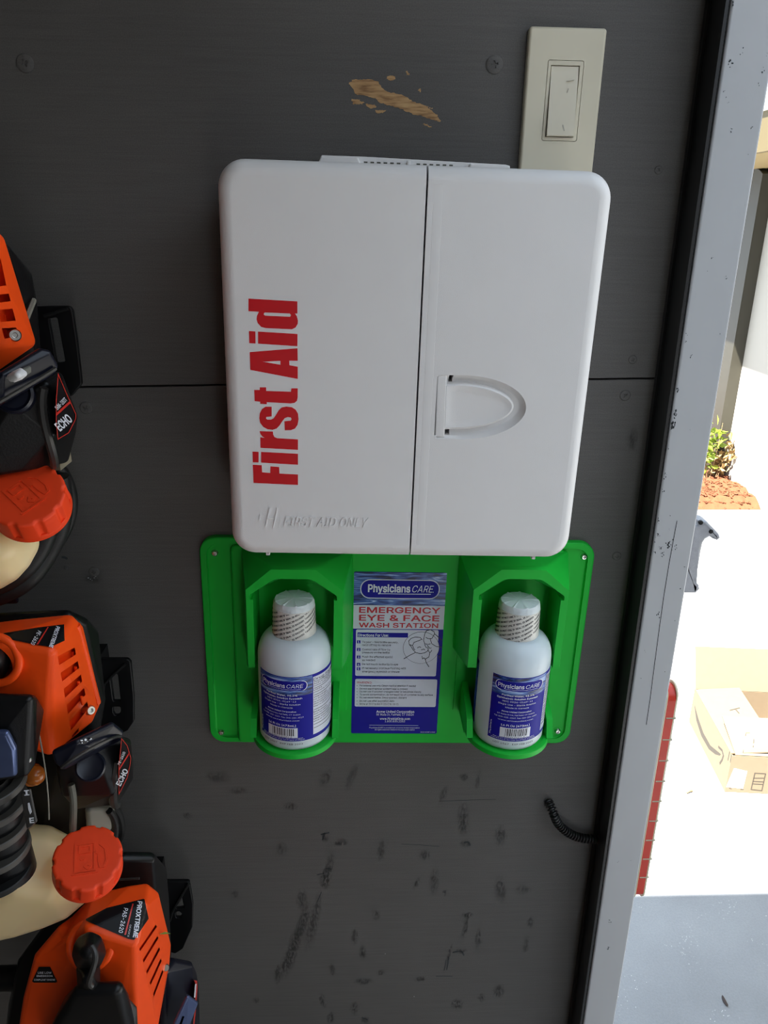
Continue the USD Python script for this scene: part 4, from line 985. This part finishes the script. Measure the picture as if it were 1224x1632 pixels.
# ================================================================== GARDEN TOOLS HANGING AT THE LEFT
def cap_part(t, px, py, Y, R, axis, rot=0.0, hgt=.020):
    """Scalloped fuel cap with a raised pump sign."""
    ang = np.linspace(0, 2 * np.pi, 120, endpoint=False)
    sc = R * (1 - .055 * (np.abs(np.sin(ang * 5)) < .42))
    top_ = Polygon(np.column_stack([sc * np.cos(ang), sc * np.sin(ang)]))
    m = cat(slab(top_, 0, hgt, .0022, 3), lathe([(0, -.003), (R * .99, -.003), (R * 1.02, .0), (R * .99, .003), (0, .003)], 60))
    ax = np.asarray(axis, float); ax /= np.linalg.norm(ax); c = P(px, py, Y) - ax * hgt
    upv = np.array([math.sin(rot), 0, math.cos(rot)])
    pl = lambda q: place(q, c, ax, upv)
    cp = t.part("fuel_cap", pl(m), "red_cap", label="red scalloped fuel cap")
    s = R / 26.0; ln = lambda pts, w_=.9: slab(LineString([(a * s, b * s) for a, b in pts]).buffer(w_ * s, quad_segs=2), hgt - .0005, hgt + .0006)
    sg = [ln([(-9, -11), (-9, 11), (5, 11), (5, -11), (-9, -11)]), ln([(-6, 4), (-6, 9), (2, 9), (2, 4), (-6, 4)]), ln([(-11, -12), (7, -12)]), ln([(9, 9), (13, 5), (14, -4), (12, -9), (9, -9), (8, -4), (8, 2), (5, 3)]), ln([(0, -5), (2, -7), (0, -9), (-2, -7), (0, -5)]), ln([(-5, -1), (-3, -1)])]
    cp.part("pump_sign", pl(cat(sg)), "red_cap", smooth=False)
    return cp


def vents(t, cover, quads, Y):
    d = Drape(tri(cover), 0)
    cuts = [d.slot(q, .013) for q in quads]
    for c in cuts: cover = cover - c
    return cover


def tri_text(face, s, o, ex, h, bold=1.2, narrow=1.0, up=.0005):
    """s along the pixel vector ex (its whole length), capitals h pixels high on the right-hand side of the reading direction's left."""
    m = unit_text(s, bold); w_ = m.bounds[1][0]
    ex = np.asarray(ex, float); L_ = np.linalg.norm(ex); e = ex / L_; n_ = np.array([e[1], -e[0]])
    return face.text(s, o, e * L_ / w_, n_ * h, bold, up)


def cover_solid(pts, r=.006):
    return mani(hs(pts, r, 2))


# ---- lower tool
Y3 = -.20
t3 = thing("pole_tool_engine", P(150, 1640, -.15), "orange and black garden engine lowest of the three, red cap of its neighbour above", "garden engine", "garden engines hanging at the left edge")
t3.part("housing", cat(hs([(150, 1385, -.15), (195, 1364, -.16), (238, 1364, -.15), (258, 1383, -.12), (266, 1425, -.10), (268, 1520, -.10), (262, 1632, -.10), (150, 1640, -.12), (130, 1400, -.08), (260, 1400, -.06), (262, 1600, -.06)], .006),
                       hs([(95, 1450, -.115), (30, 1530, -.118), (10, 1680, -.14), (150, 1680, -.15), (200, 1420, -.115), (20, 1600, -.05), (180, 1500, -.05)], .006)), "black")
t3.part("housing_ridge", tube([P(176, 1403, -.168), P(222, 1400, -.168)], .0012, 6), "grey_black")
c3 = cover_solid([(128, 1452, -.185), (152, 1430, -.190), (205, 1418, -.19), (232, 1414, -.185), (246, 1424, -.178), (272, 1506, -.155), (268, 1538, -.155), (252, 1590, -.175), (246, 1640, -.19), (217, 1650, -.215), (212, 1500, -.222), (140, 1478, -.222), (228, 1438, -.20),
                   (140, 1470, -.12), (244, 1440, -.11), (262, 1530, -.11), (240, 1630, -.12), (60, 1520, -.19), (48, 1640, -.19), (60, 1640, -.12)])
c3 = c3 + cover_solid([(136, 1452, -.18), (100, 1478, -.20), (62, 1520, -.205), (38, 1590, -.205), (28, 1690, -.205), (200, 1690, -.215), (205, 1510, -.218), (60, 1600, -.12), (180, 1640, -.12)])
vf = Face((228, 1438, -.20), (246, 1424, -.178), (272, 1506, -.155))
c3 = vents(t3, c3, [[(222 + k * 5.5, 1512 + k * 18, -.206 + .002 * k), (248 + k * 2.6, 1474 + k * 18, -.18), (250 + k * 2.6, 1477 + k * 18, -.18), (223.5 + k * 5.5, 1516 + k * 18, -.206 + .002 * k)] for k in range(5)], -.19)
e3 = t3.part("engine_cover", tri(c3), "orange", smooth=32)
df = lf3 = Drape(tri(c3))
dpoly = rnd([(134, 1466), (170, 1447), (230, 1432), (237, 1464), (214, 1498), (204, 1496)], 2)
d3 = e3.part("name_decal", df.plate(dpoly), "decal_black", smooth=False, label="black name decal")
d3.part("decal_lettering", cat(tri_text(df, "PROXTREME", (220, 1435), (-8, 59), 7, 1.6), tri_text(df, "PAS-2620", (198, 1446), (-9, 40), 6.5, 1.4), tri_text(df, "SERIES", (207, 1473), (-4, 20), 2.6, .5)), "white_print", smooth=False)
d3.part("decal_stripe", df.plate(Polygon([(211, 1440), (213, 1440), (201, 1490), (198, 1490)]), .0003, .0004), "decal_red", smooth=False)
w3 = e3.part("warning_decal", lf3.plate(Polygon([(62, 1541), (80, 1541), (91, 1564), (89, 1566), (54, 1566), (51, 1564)])), "decal_black", smooth=False)
w3.part("warning_lettering", cat(tri_text(lf3, "USE LOW", (60, 1552), (22, 0), 3.2, .6), tri_text(lf3, "EMISSION", (58, 1557), (26, 0), 3, .6), tri_text(lf3, "COMPLIANT ENGINE", (54, 1563), (34, 0), 3, .6)), "white_print", smooth=False)
# plug boot with collar
bc = P(141, 1515, -.225)
e3.part("plug_collar", place(trimesh.creation.torus(.0172, .0036, 40, 14), bc + [0, .005, 0], (-.05, -.85, .5)), "orange")
t3.part("plug_boot", cat(hs([(119, 1504, -.235), (129, 1496, -.237), (141, 1493, -.238), (154, 1497, -.237), (164, 1507, -.235), (167, 1525, -.236), (155, 1543, -.24), (126, 1541, -.24), (117, 1522, -.235), (141, 1515, -.250), (141, 1515, -.20)], .007, 3), hs([(127, 1535, -.235), (155, 1535, -.235), (154, 1580, -.25), (128, 1580, -.25), (140, 1560, -.252), (140, 1560, -.22)], .005, 2)), "black", smooth=50)
t3.part("ignition_lead", tube([P(146, 1508, -.254), P(152, 1522, -.258), P(149, 1542, -.262), P(146, 1572, -.262)], .0022, 8, smooth=20), "grey_black")
t3.part("air_cleaner", cat(hs([(108, 1590, -.24), (128, 1574, -.25), (188, 1573, -.25), (200, 1590, -.24), (212, 1632, -.24), (215, 1690, -.24), (60, 1690, -.25), (95, 1620, -.25), (110, 1600, -.15), (200, 1610, -.15)], .006)), "black")
t3.part("air_cleaner_side", hs([(200, 1592, -.235), (213, 1604, -.23), (217, 1680, -.23), (207, 1680, -.24)], .003), "grey_black")
c = P(263, 1541, -.168); s3 = t3.part("screw", place(lathe([(0, -.008), (.0032, -.008), (.0032, .003), (.0026, .0042), (0, .0042)], 20), c, (.5, -.7, .5)), "steel")
gq = HF.px
GF = Frame((0, -.045, 0)); gp = lambda pts: GF.pts(pts)
def guard(t, outer, holes, rib, lab=None):
    poly = Polygon(rnd(gp(outer), .003).exterior.coords, [np.asarray(rnd(gp(h), .0015).exterior.coords) for h in holes])
    m = cat(GF.w(slab(poly, -.002, .002, .001)))
    gd = t.part("guard", m, "black", label=lab or "flat black guard plate with cut-outs")
    lo = np.asarray(m.vertices).min(0); hi = np.asarray(m.vertices).max(0)
    gd.part("mount", cat(bx(lo[0] - .006, lo[0] + .002, -.047, -.0005, lo[2] + .01, hi[2] - .01)), "black")
    if rib: gd.part("rib", tube([P(x, y, -.048) for x, y in rib], .0016, 6), "black_soft")
guard(t3, [(255, 1403), (302, 1403), (304, 1415), (308, 1440), (307, 1476), (292, 1510), (280, 1518), (255, 1510)], [[(290, 1426), (294, 1445), (281, 1447), (279, 1440)], [(280, 1453), (286, 1450), (291, 1455), (288, 1461), (281, 1461)]], [(301, 1408), (289, 1428), (275, 1452), (270, 1468)])
ac = t3.part("filter_cover", hs([(272, 1532, -.13), (300, 1536, -.115), (309, 1548, -.10), (315, 1570, -.09), (314, 1690, -.09), (255, 1690, -.15), (262, 1545, -.14), (270, 1560, -.06), (300, 1560, -.06)], .005, 2), "navy", smooth=40)
ff_ = Face((309, 1560, -.105), (315, 1562, -.085), (312, 1632, -.10), .003)
ac.part("decal_rim", ff_.plate(Polygon([(309, 1562), (314, 1563), (315, 1572), (312, 1612), (309, 1640), (307, 1640), (311, 1600), (311, 1566)])), "decal_red", smooth=False)
ac.part("decal_lettering", ff_.plate(Polygon([(311, 1568), (313.4, 1568), (311.5, 1590), (309, 1590)]), .0003, .0004), "white_print", smooth=False)
t3.part("choke_lever", tri(mani(hs([(277, 1632, -.165), (299, 1587, -.155), (314, 1597, -.15), (296, 1645, -.16), (277, 1634, -.15), (299, 1588, -.14), (314, 1598, -.135), (296, 1645, -.145)], .002)) - box_cut([(281, 1640, -.16), (291, 1618, -.16), (294, 1620, -.16), (284, 1645, -.16)], -.16)), "steel_and_sheen", smooth=False, label="bluish steel choke lever")
single("grass_blade", cat(trimesh.Trimesh([P(253, 1489, -.182), P(263, 1485, -.180), P(273, 1488, -.168), P(262, 1489, -.181), P(263, 1487, -.178)], [[0, 3, 1], [3, 2, 1], [0, 1, 4], [1, 2, 4], [0, 4, 3], [3, 4, 2]], process=False)), "grass", "green blade of grass stuck to the lowest orange engine cover", "grass blade", smooth=False)

# ---- middle tool
t2 = thing("edger_engine", P(60, 1450, -.15), "orange and black garden engine in the middle of the three, above its cream fuel tank", "garden engine", "garden engines hanging at the left edge")
t2.part("housing", cat(hs([(-60, 986, -.14), (20, 981, -.15), (108, 978, -.15), (132, 988, -.14), (152, 1006, -.12), (160, 1040, -.10), (166, 1120, -.10), (150, 1190, -.10), (-60, 1200, -.12), (-60, 1000, -.05), (150, 1030, -.05), (150, 1180, -.05)], .006),
                       hs([(60, 1150, -.17), (100, 1200, -.17), (160, 1260, -.15), (170, 1330, -.13), (60, 1360, -.16), (-60, 1300, -.16), (-60, 1180, -.16), (160, 1300, -.06), (-60, 1300, -.06)], .006)), "black")
c2 = cover_solid([(-70, 1004, -.175), (30, 990, -.182), (112, 984, -.182), (126, 996, -.172), (158, 1122, -.150), (147, 1134, -.158), (146, 1150, -.165), (108, 1182, -.190), (82, 1202, -.205), (75, 1140, -.215), (80, 1034, -.222), (6, 1020, -.222), (-70, 1030, -.22), (-70, 1130, -.215), (70, 1190, -.205),
                   (120, 1010, -.11), (140, 1120, -.11), (100, 1180, -.12), (-60, 1010, -.11), (-60, 1150, -.12)])
nv = []
for k in range(6):
    yl, yr = 1046 + k * 26.0, 1032 + k * 21.5 if k < 5 else 1142
    xl, xr = 92 + k * 4.7, 121 + k * 5.0
    if k == 5: nv.append([(115, 1172, -.196), (126, 1160, -.185), (125, 1166, -.185), (115, 1176, -.196)])
    else: nv.append([(xl, yl, -.206), (xr - 2, yr, -.180), (xr, yr + 11, -.178), (xl + 2.4, yl + 14, -.206)])
c2 = vents(t2, c2, nv, -.19)
c2 = c2 - mani(place(lathe([(0, -.03), (.0165, -.03), (.0165, .06), (0, .06)], 40), P(-10, 1052, -.215), (0, -1, .2)))
e2 = t2.part("engine_cover", tri(c2), "orange", smooth=32)
e2.part("vent_backing", hs([(98, 1044, -.168), (120, 1034, -.150), (142, 1136, -.140), (118, 1170, -.164), (98, 1050, -.135), (138, 1130, -.128)], .002), "orange")
e2.part("edge_rib", tube([P(122, 996, -.178), P(140, 1062, -.166), P(155, 1120, -.156)], .0030, 8), "orange")
for k in range(4):
    q = nv[k]; e2.part("vent_post", tube([P((q[0][0] + q[1][0]) / 2 + 10, (q[0][1] + q[1][1]) / 2 + 0, -.186), P((q[2][0] + q[3][0]) / 2 + 10, (q[2][1] + q[3][1]) / 2, -.186)], .0012, 6), "orange")
df = Drape(tri(c2))
d2 = e2.part("name_decal", df.plate(Polygon([(6, 1009), (60, 1000), (102, 995), (103, 1021), (81, 1031), (60, 1028), (12, 1018)])), "decal_black", smooth=False, label="black name decal")
d2.part("decal_lettering", cat(tri_text(df, "PROXTREME", (90, 997), (-12, 34), 6, 1.6), tri_text(df, "PE-2620", (61, 1004), (-12, 22), 6, 1.4)), "white_print", smooth=False)
d2.part("decal_stripe", df.plate(Polygon([(76, 999), (78, 999), (61, 1027), (58, 1027)]), .0003, .0004), "decal_red", smooth=False)
e2.part("plug_collar", place(trimesh.creation.torus(.0175, .0030, 40, 14), P(-10, 1052, -.224), (0, -1, .2)), "orange")
t2.part("plug_boot", hs([(-30, 1025, -.21), (6, 1030, -.215), (11, 1055, -.215), (2, 1080, -.215), (-30, 1085, -.21), (-10, 1050, -.235), (-10, 1050, -.16)], .006, 2), "black_soft", smooth=50)
t2.part("screw", cat(place(lathe([(0, -.010), (.0040, -.010), (.0040, .003), (.0032, .0045), (.0018, .0045), (.0014, .003), (0, .003)], 20), P(141, 1131, -.172), (.75, -.62, .25))), "steel")
guard(t2, [(158, 1049), (204, 1049), (209, 1054), (214, 1110), (214, 1148), (204, 1163), (170, 1178), (158, 1150)], [[(176, 1079), (188, 1071), (193, 1116), (181, 1116)], [(181, 1125), (193, 1125), (193, 1134), (189, 1139), (184, 1139), (181, 1134)]], [(200, 1058), (184, 1072), (166, 1090), (163, 1110)])
# muffler box at the left
t2.part("muffler", hs([(-60, 1109, -.245), (46, 1112, -.245), (52, 1113, -.24), (66, 1130, -.222), (62, 1170, -.225), (50, 1222, -.245), (40, 1236, -.25), (-60, 1250, -.26), (40, 1120, -.16), (-60, 1120, -.16), (40, 1220, -.16)], .004, 2), "black", smooth=30)
t2.part("muffler_reflection", hs([(-60, 1165, -.2565), (12, 1165, -.2562), (26, 1190, -.2562), (26, 1235, -.2562), (-60, 1245, -.262), (-20, 1200, -.245)], .003), "steel_and_sheen", label="bluish plate painted as the reflection on the muffler")  # blue base colour stands for a reflection on the black muffler
t2.part("muffler_bolt", place(lathe([(0, 0), (.0028, 0), (.0028, .003), (.002, .0045), (0, .005)], 16), P(47, 1208, -.243), (.2, -.9, .3)), "steel")
t2.part("primer_bulb", cat(ball(P(56, 1236, -.215), .0075, 3), place(lathe([(0, -.004), (.0085, -.004), (.0085, .0), (0, .0)], 24), P(52, 1236, -.208), (.5, -.8, .3))), "amber", smooth=60, label="amber primer bulb")
# filter cover with its decal, lever and knob
f2 = t2.part("filter_cover", cat(hs([(96, 1222, -.205), (150, 1190, -.205), (188, 1180, -.19), (202, 1180, -.165), (211, 1212, -.13), (208, 1240, -.125), (192, 1266, -.13), (183, 1282, -.165), (176, 1260, -.195), (120, 1285, -.19), (102, 1262, -.2), (120, 1220, -.08), (195, 1215, -.06), (185, 1260, -.06)], .005, 2)), "black", smooth=40)
f2.part("filter_rim", tube([P(186, 1212, -.192), P(182, 1240, -.192), P(180, 1270, -.185), P(186, 1283, -.165)], .0035, 8, smooth=16), "grey_black")
# the decal on the rounded end of the cover
dc = Face((190, 1184, -.196), (206, 1190, -.160), (190, 1262, -.160), .004)
ring = Polygon([(193.5, 1176), (203, 1188), (209, 1208), (208, 1218), (203, 1240), (189, 1268), (189, 1222)])
f2.part("decal", dc.plate(ring), "decal_black", smooth=False, label="black decal with red rim")
f2.part("decal_rim", dc.plate(Polygon(ring.exterior.coords, [list(rnd(ring.buffer(-1.1), .3).exterior.coords)]), .0003, .0004), "decal_red", smooth=False)
f2.part("decal_bar", dc.plate(Polygon([(190, 1224), (205, 1200), (205.5, 1203), (190, 1228)]), .0003, .0004), "decal_red", smooth=False)
f2.part("decal_lettering", cat(tri_text(dc, "ECHO", (191.5, 1254), (13, -26), 8, 2.2), tri_text(dc, "PE-2620", (191, 1220), (9, -21), 4, 1)), "white_print", smooth=False)
t2.part("choke_lever", hs([(84, 1201, -.232), (120, 1182, -.230), (182, 1153, -.20), (196, 1166, -.195), (194, 1174, -.195), (150, 1192, -.222), (98, 1224, -.232), (88, 1215, -.232), (100, 1200, -.215), (185, 1160, -.185)], .003, 2), "navy", smooth=40)
t2.part("lever_edge", tube([P(98, 1223, -.236), P(122, 1206, -.235), P(150, 1190, -.226), P(192, 1174, -.199)], .0014, 6, smooth=14), "grey_black")
lfm2 = Face((120, 1182, -.230), (98, 1224, -.232), (182, 1153, -.20), .0032)
rg = random.Random(4); bl_ = []
for k in range(16):
    x, y = 126 + rg.random() * 22, 1184 + rg.uniform(-4, 5); y -= (x - 126) * .16
    r_ = rg.uniform(.6, 2.2); bl_.append(lfm2.plate(Point(x, y).buffer(r_, quad_segs=2)))
t2.part("paint_smear", cat(bl_), "white_print", smooth=False, label="white smear on the lever", kind="stuff")
t2.part("knob", place(lathe([(0, 0), (.0110, 0), (.0110, .006), (.0098, .0075), (.0078, .0062), (0, .006)], 32), P(145, 1222, -.212), (.25, -.75, .6)), "navy")
t2.part("fuel_line", tube([P(113, 1250, -.206), P(117, 1275, -.207), P(117, 1300, -.206), P(119, 1340, -.2)], .0028, 10, smooth=16), "olive")
t2.part("cable", tube([P(58, 1152, -.228), P(68, 1200, -.226), P(75, 1250, -.224), P(78, 1306, -.222)], .0006, 6, smooth=20), "can")
t2.part("canister", hs([(140, 1288, -.17), (178, 1284, -.16), (182, 1300, -.155), (176, 1322, -.16), (140, 1325, -.17), (160, 1300, -.13)], .004, 2), "can", smooth=40)
for (pts, r_) in (([(178, 1286, -.15), (188, 1298, -.14), (192, 1318, -.135), (188, 1338, -.135), (180, 1350, -.14)], .0042), ([(174, 1292, -.165), (182, 1306, -.16), (184, 1325, -.158), (180, 1345, -.158)], .0030)):
    t2.part("tank_guard", tube([P(*p) for p in pts], r_, 10, smooth=20), "black_soft")
t2.part("fuel_tank", tri(mani(hs([(-80, 1345, -.20), (30, 1322, -.185), (70, 1322, -.18), (120, 1345, -.178), (154, 1392, -.182), (146, 1420, -.188), (118, 1452, -.198), (70, 1478, -.205), (0, 1489, -.21), (-80, 1492, -.21), (20, 1400, -.218), (90, 1410, -.212), (30, 1340, -.135), (120, 1395, -.150), (0, 1450, -.150)], .018, 4))), "tank", smooth=60, label="cream translucent fuel tank")
cap_part(t2, 140, 1366, -.222, .0262, (.22, -.36, .90), .12, .020)
# ribbed anti-vibration bellows at the left with its control plate
axb = P(-4, 1300, -.235)
bz = [P(-4, y, -.245)[2] for y in (1262, 1296, 1332, 1368, 1404)]
for k, z in enumerate(bz):
    c = np.array([axb[0] - .002 * k, axb[1], z]); t2.part("bellows_ring", place(lathe([(.017, -.0030), (.0238, -.0030), (.0245, -.0022), (.0245, .0022), (.0238, .0030), (.017, .0030), (.017, -.0030)], 48), c, (0, -.10, 1)), "rib_grey" if k < 4 else "black_soft")
t2.part("bellows_core", place(lathe([(0, -.05), (.019, -.05), (.019, .05), (0, .05)], 32), np.array([axb[0] - .003, axb[1] + .002, (bz[0] + bz[-1]) / 2]), (0, -.10, 1)), "black")
cpf = Face((36, 1262, -.262), (48, 1258, -.262), (44, 1318, -.262), .001)
pl_ = t2.part("control_plate", hs([(35, 1263, -.262), (47, 1258, -.262), (58, 1310, -.262), (45, 1320, -.262), (36, 1264, -.250), (47, 1260, -.250), (57, 1310, -.250), (46, 1320, -.250)], .0012), "grey_black")
pl_.part("plate_mark", cat(tri_text(cpf, "I", (38, 1268), (9, -1), 8, 2), tri_text(cpf, "E", (46, 1312), (9, -1), 8, 1.6), cpf.plate(Polygon([(44, 1280), (47, 1279), (51, 1294), (48, 1298), (45, 1290)]), .0002, .0004)), "white_print", smooth=False)

# ---- upper tool
t1 = thing("trimmer_engine", P(20, 950, -.13), "orange and black garden engine highest of the three, cut by the picture's left edge", "garden engine", "garden engines hanging at the left edge")
t1.part("housing", cat(hs([(-60, 380, -.14), (4, 392, -.15), (44, 432, -.11), (46, 452, -.11), (53, 460, -.10), (60, 490, -.09), (60, 600, -.09), (-60, 640, -.12), (-40, 400, -.05), (50, 580, -.04)], .005), hs([(-60, 590, -.16), (60, 600, -.13), (92, 690, -.12), (90, 800, -.10), (-60, 820, -.14), (-60, 600, -.06), (80, 700, -.05), (60, 800, -.05)], .006)), "black")
t1.part("housing_ridge", tube([P(54, 478, -.112), P(42, 508, -.13), P(40, 530, -.14)], .002, 6), "can")
c1 = cover_solid([(-90, 330, -.17), (-30, 350, -.18), (-6, 372, -.175), (52, 552, -.145), (36, 551, -.155), (-4, 580, -.175), (-90, 640, -.20), (-90, 400, -.20), (-30, 400, -.20), (-20, 560, -.195), (40, 540, -.11), (-10, 400, -.10), (-80, 600, -.11)])
nv1 = [[(-30, 415, -.19), (1, 412, -.18), (10, 455, -.172), (-30, 460, -.19)], [(-30, 472, -.19), (14, 468, -.170), (17, 480, -.168), (-30, 486, -.19)], [(-30, 496, -.19), (20, 492, -.165), (25, 511, -.162), (-30, 516, -.19)], [(-30, 525, -.19), (26, 522, -.162), (30, 536, -.16), (-30, 546, -.19)]]
c1 = vents(t1, c1, nv1, -.17)
e1_ = t1.part("engine_cover", tri(c1), "orange", smooth=32)
e1_.part("vent_backing", hs([(-30, 415, -.145), (2, 415, -.145), (26, 540, -.132), (-30, 545, -.145), (-20, 450, -.12)], .002), "orange")
for q in ((6, 500, 8, 516), (8, 525, 10, 540)): e1_.part("vent_post", tube([P(q[0], q[1], -.168), P(q[2], q[3], -.166)], .0014, 6), "orange")
t1.part("screw", place(lathe([(0, -.010), (.0042, -.010), (.0042, .003), (.0034, .0045), (.0018, .0045), (.0014, .003), (0, .003)], 20), P(23, 534, -.170), (.45, -.85, .1)), "steel")
guard(t1, [(50, 488), (112, 487), (117, 495), (124, 545), (130, 598), (131, 612), (116, 630), (90, 640), (50, 600)], [[(79, 508), (92, 505), (105, 576), (91, 578)]], [(108, 492), (88, 498), (70, 504)])
f1 = t1.part("filter_cover", hs([(-60, 640, -.20), (20, 640, -.20), (70, 610, -.19), (92, 596, -.17), (108, 625, -.14), (121, 662, -.12), (117, 690, -.12), (104, 735, -.13), (86, 740, -.17), (80, 690, -.19), (30, 748, -.19), (-60, 760, -.20), (0, 650, -.08), (105, 640, -.06), (100, 720, -.06)], .005, 2), "black", smooth=40)
f1.part("filter_rim", tube([P(70, 618, -.196), P(68, 650, -.196), P(75, 690, -.195), P(86, 742, -.176)], .0030, 8, smooth=20), "grey_black")
dc = Face((92, 598, -.178), (120, 662, -.128), (92, 698, -.178), .0045)
ring = Polygon([(92.5, 594), (106, 626), (121.5, 660), (121, 668), (110, 690), (92, 701), (89, 672), (89, 640)])
f1.part("decal", dc.plate(ring), "decal_black", smooth=False, label="black decal with red rim")
f1.part("decal_rim", dc.plate(Polygon(ring.exterior.coords, [list(rnd(ring.buffer(-1.2), .3).exterior.coords)]), .0003, .0004), "decal_red", smooth=False)
f1.part("decal_bar", dc.plate(Polygon([(90, 658), (112, 638), (113, 642), (90, 663)]), .0003, .0004), "decal_red", smooth=False)
f1.part("decal_lettering", cat(tri_text(dc, "ECHO", (95, 688), (21, -18), 14, 2.2), tri_text(dc, "SRM-280T", (91.5, 654), (16, -16), 7, 1)), "white_print", smooth=False)
lv = mani(hs([(-60, 640, -.225), (0, 598, -.222), (70, 557, -.20), (80, 560, -.198), (91, 580, -.195), (88, 590, -.195), (0, 640, -.222), (-60, 674, -.228), (0, 610, -.20), (80, 572, -.18)], .003, 2))
t1.part("choke_lever", tri(lv), "navy", smooth=40)
t1.part("lever_edge", tube([P(-40, 663, -.232), P(0, 640, -.228), P(45, 614, -.215), P(89, 587, -.200)], .0014, 6, smooth=14), "grey_black")
rp = hs([(12, 602, -.226), (20, 593, -.229), (36, 588, -.226), (43, 594, -.224), (36, 602, -.228), (20, 608, -.230), (14, 606, -.228), (28, 598, -.236), (28, 598, -.215)], .002, 2)
t1.part("starter_rope", rp, "rope", smooth=60, label="white rope showing in the lever's slot")
t1.part("rope_slot", hs([(34, 590, -.2245), (48, 584, -.221), (50, 592, -.221), (40, 598, -.223), (42, 590, -.214)], .0012), "slot_dark")
t1.part("knob", place(lathe([(0, 0), (.0125, 0), (.0125, .006), (.011, .0078), (.009, .0062), (0, .006)], 32), P(25, 630, -.2), (.15, -.85, .3)), "navy")
t1.part("tab", bx(*sorted((P(89, 730, -.12)[0], P(98, 730, -.12)[0])), -.125, -.10, P(94, 747, -.12)[2], P(94, 727, -.12)[2]), "tan_tab")
for (pts, r_) in (([(88, 742, -.115), (104, 765, -.11), (112, 795, -.11), (106, 835, -.115), (90, 865, -.12), (72, 890, -.13)], .0060), ([(92, 760, -.13), (98, 800, -.13), (90, 850, -.135), (72, 885, -.14), (55, 910, -.15), (20, 938, -.16), (-40, 952, -.16)], .0085), ([(80, 830, -.15), (66, 868, -.155), (40, 905, -.165), (0, 930, -.17), (-40, 938, -.17)], .0080)):
    t1.part("tank_guard", tube([P(*p) for p in pts], r_, 12, smooth=30), "black_soft")
t1.part("tank_bracket", hs([(-70, 760, -.12), (60, 770, -.11), (40, 880, -.115), (-10, 925, -.125), (-70, 930, -.13), (-70, 780, -.07), (50, 790, -.07), (0, 910, -.08)], .005), "black")
t1.part("stand_foot", hs([(6, 940, -.15), (26, 938, -.15), (28, 960, -.15), (6, 962, -.15), (14, 950, -.13)], .002), "navy")
t1.part("fuel_tank", hs([(-90, 835, -.17), (20, 832, -.165), (52, 850, -.165), (40, 880, -.175), (15, 908, -.185), (-20, 930, -.19), (-90, 945, -.195), (0, 860, -.190), (20, 860, -.08), (-60, 920, -.09)], .018, 4), "tank", smooth=60, label="cream translucent fuel tank")
cap_part(t1, 40, 786, -.195, .0262, (.10, -.62, .78), -.55, .020)
# the shafts the engines hang by, running off to the left
for t, z, y in ((t1, P(-60, 640, -.10)[2], -.10), (t2, P(-60, 1150, -.09)[2], -.09), (t3, P(-40, 1560, -.09)[2], -.09)):
    t.part("shaft", tube([(-.30, y, z), (-1.5, y, z)], .0125, 20), "black")
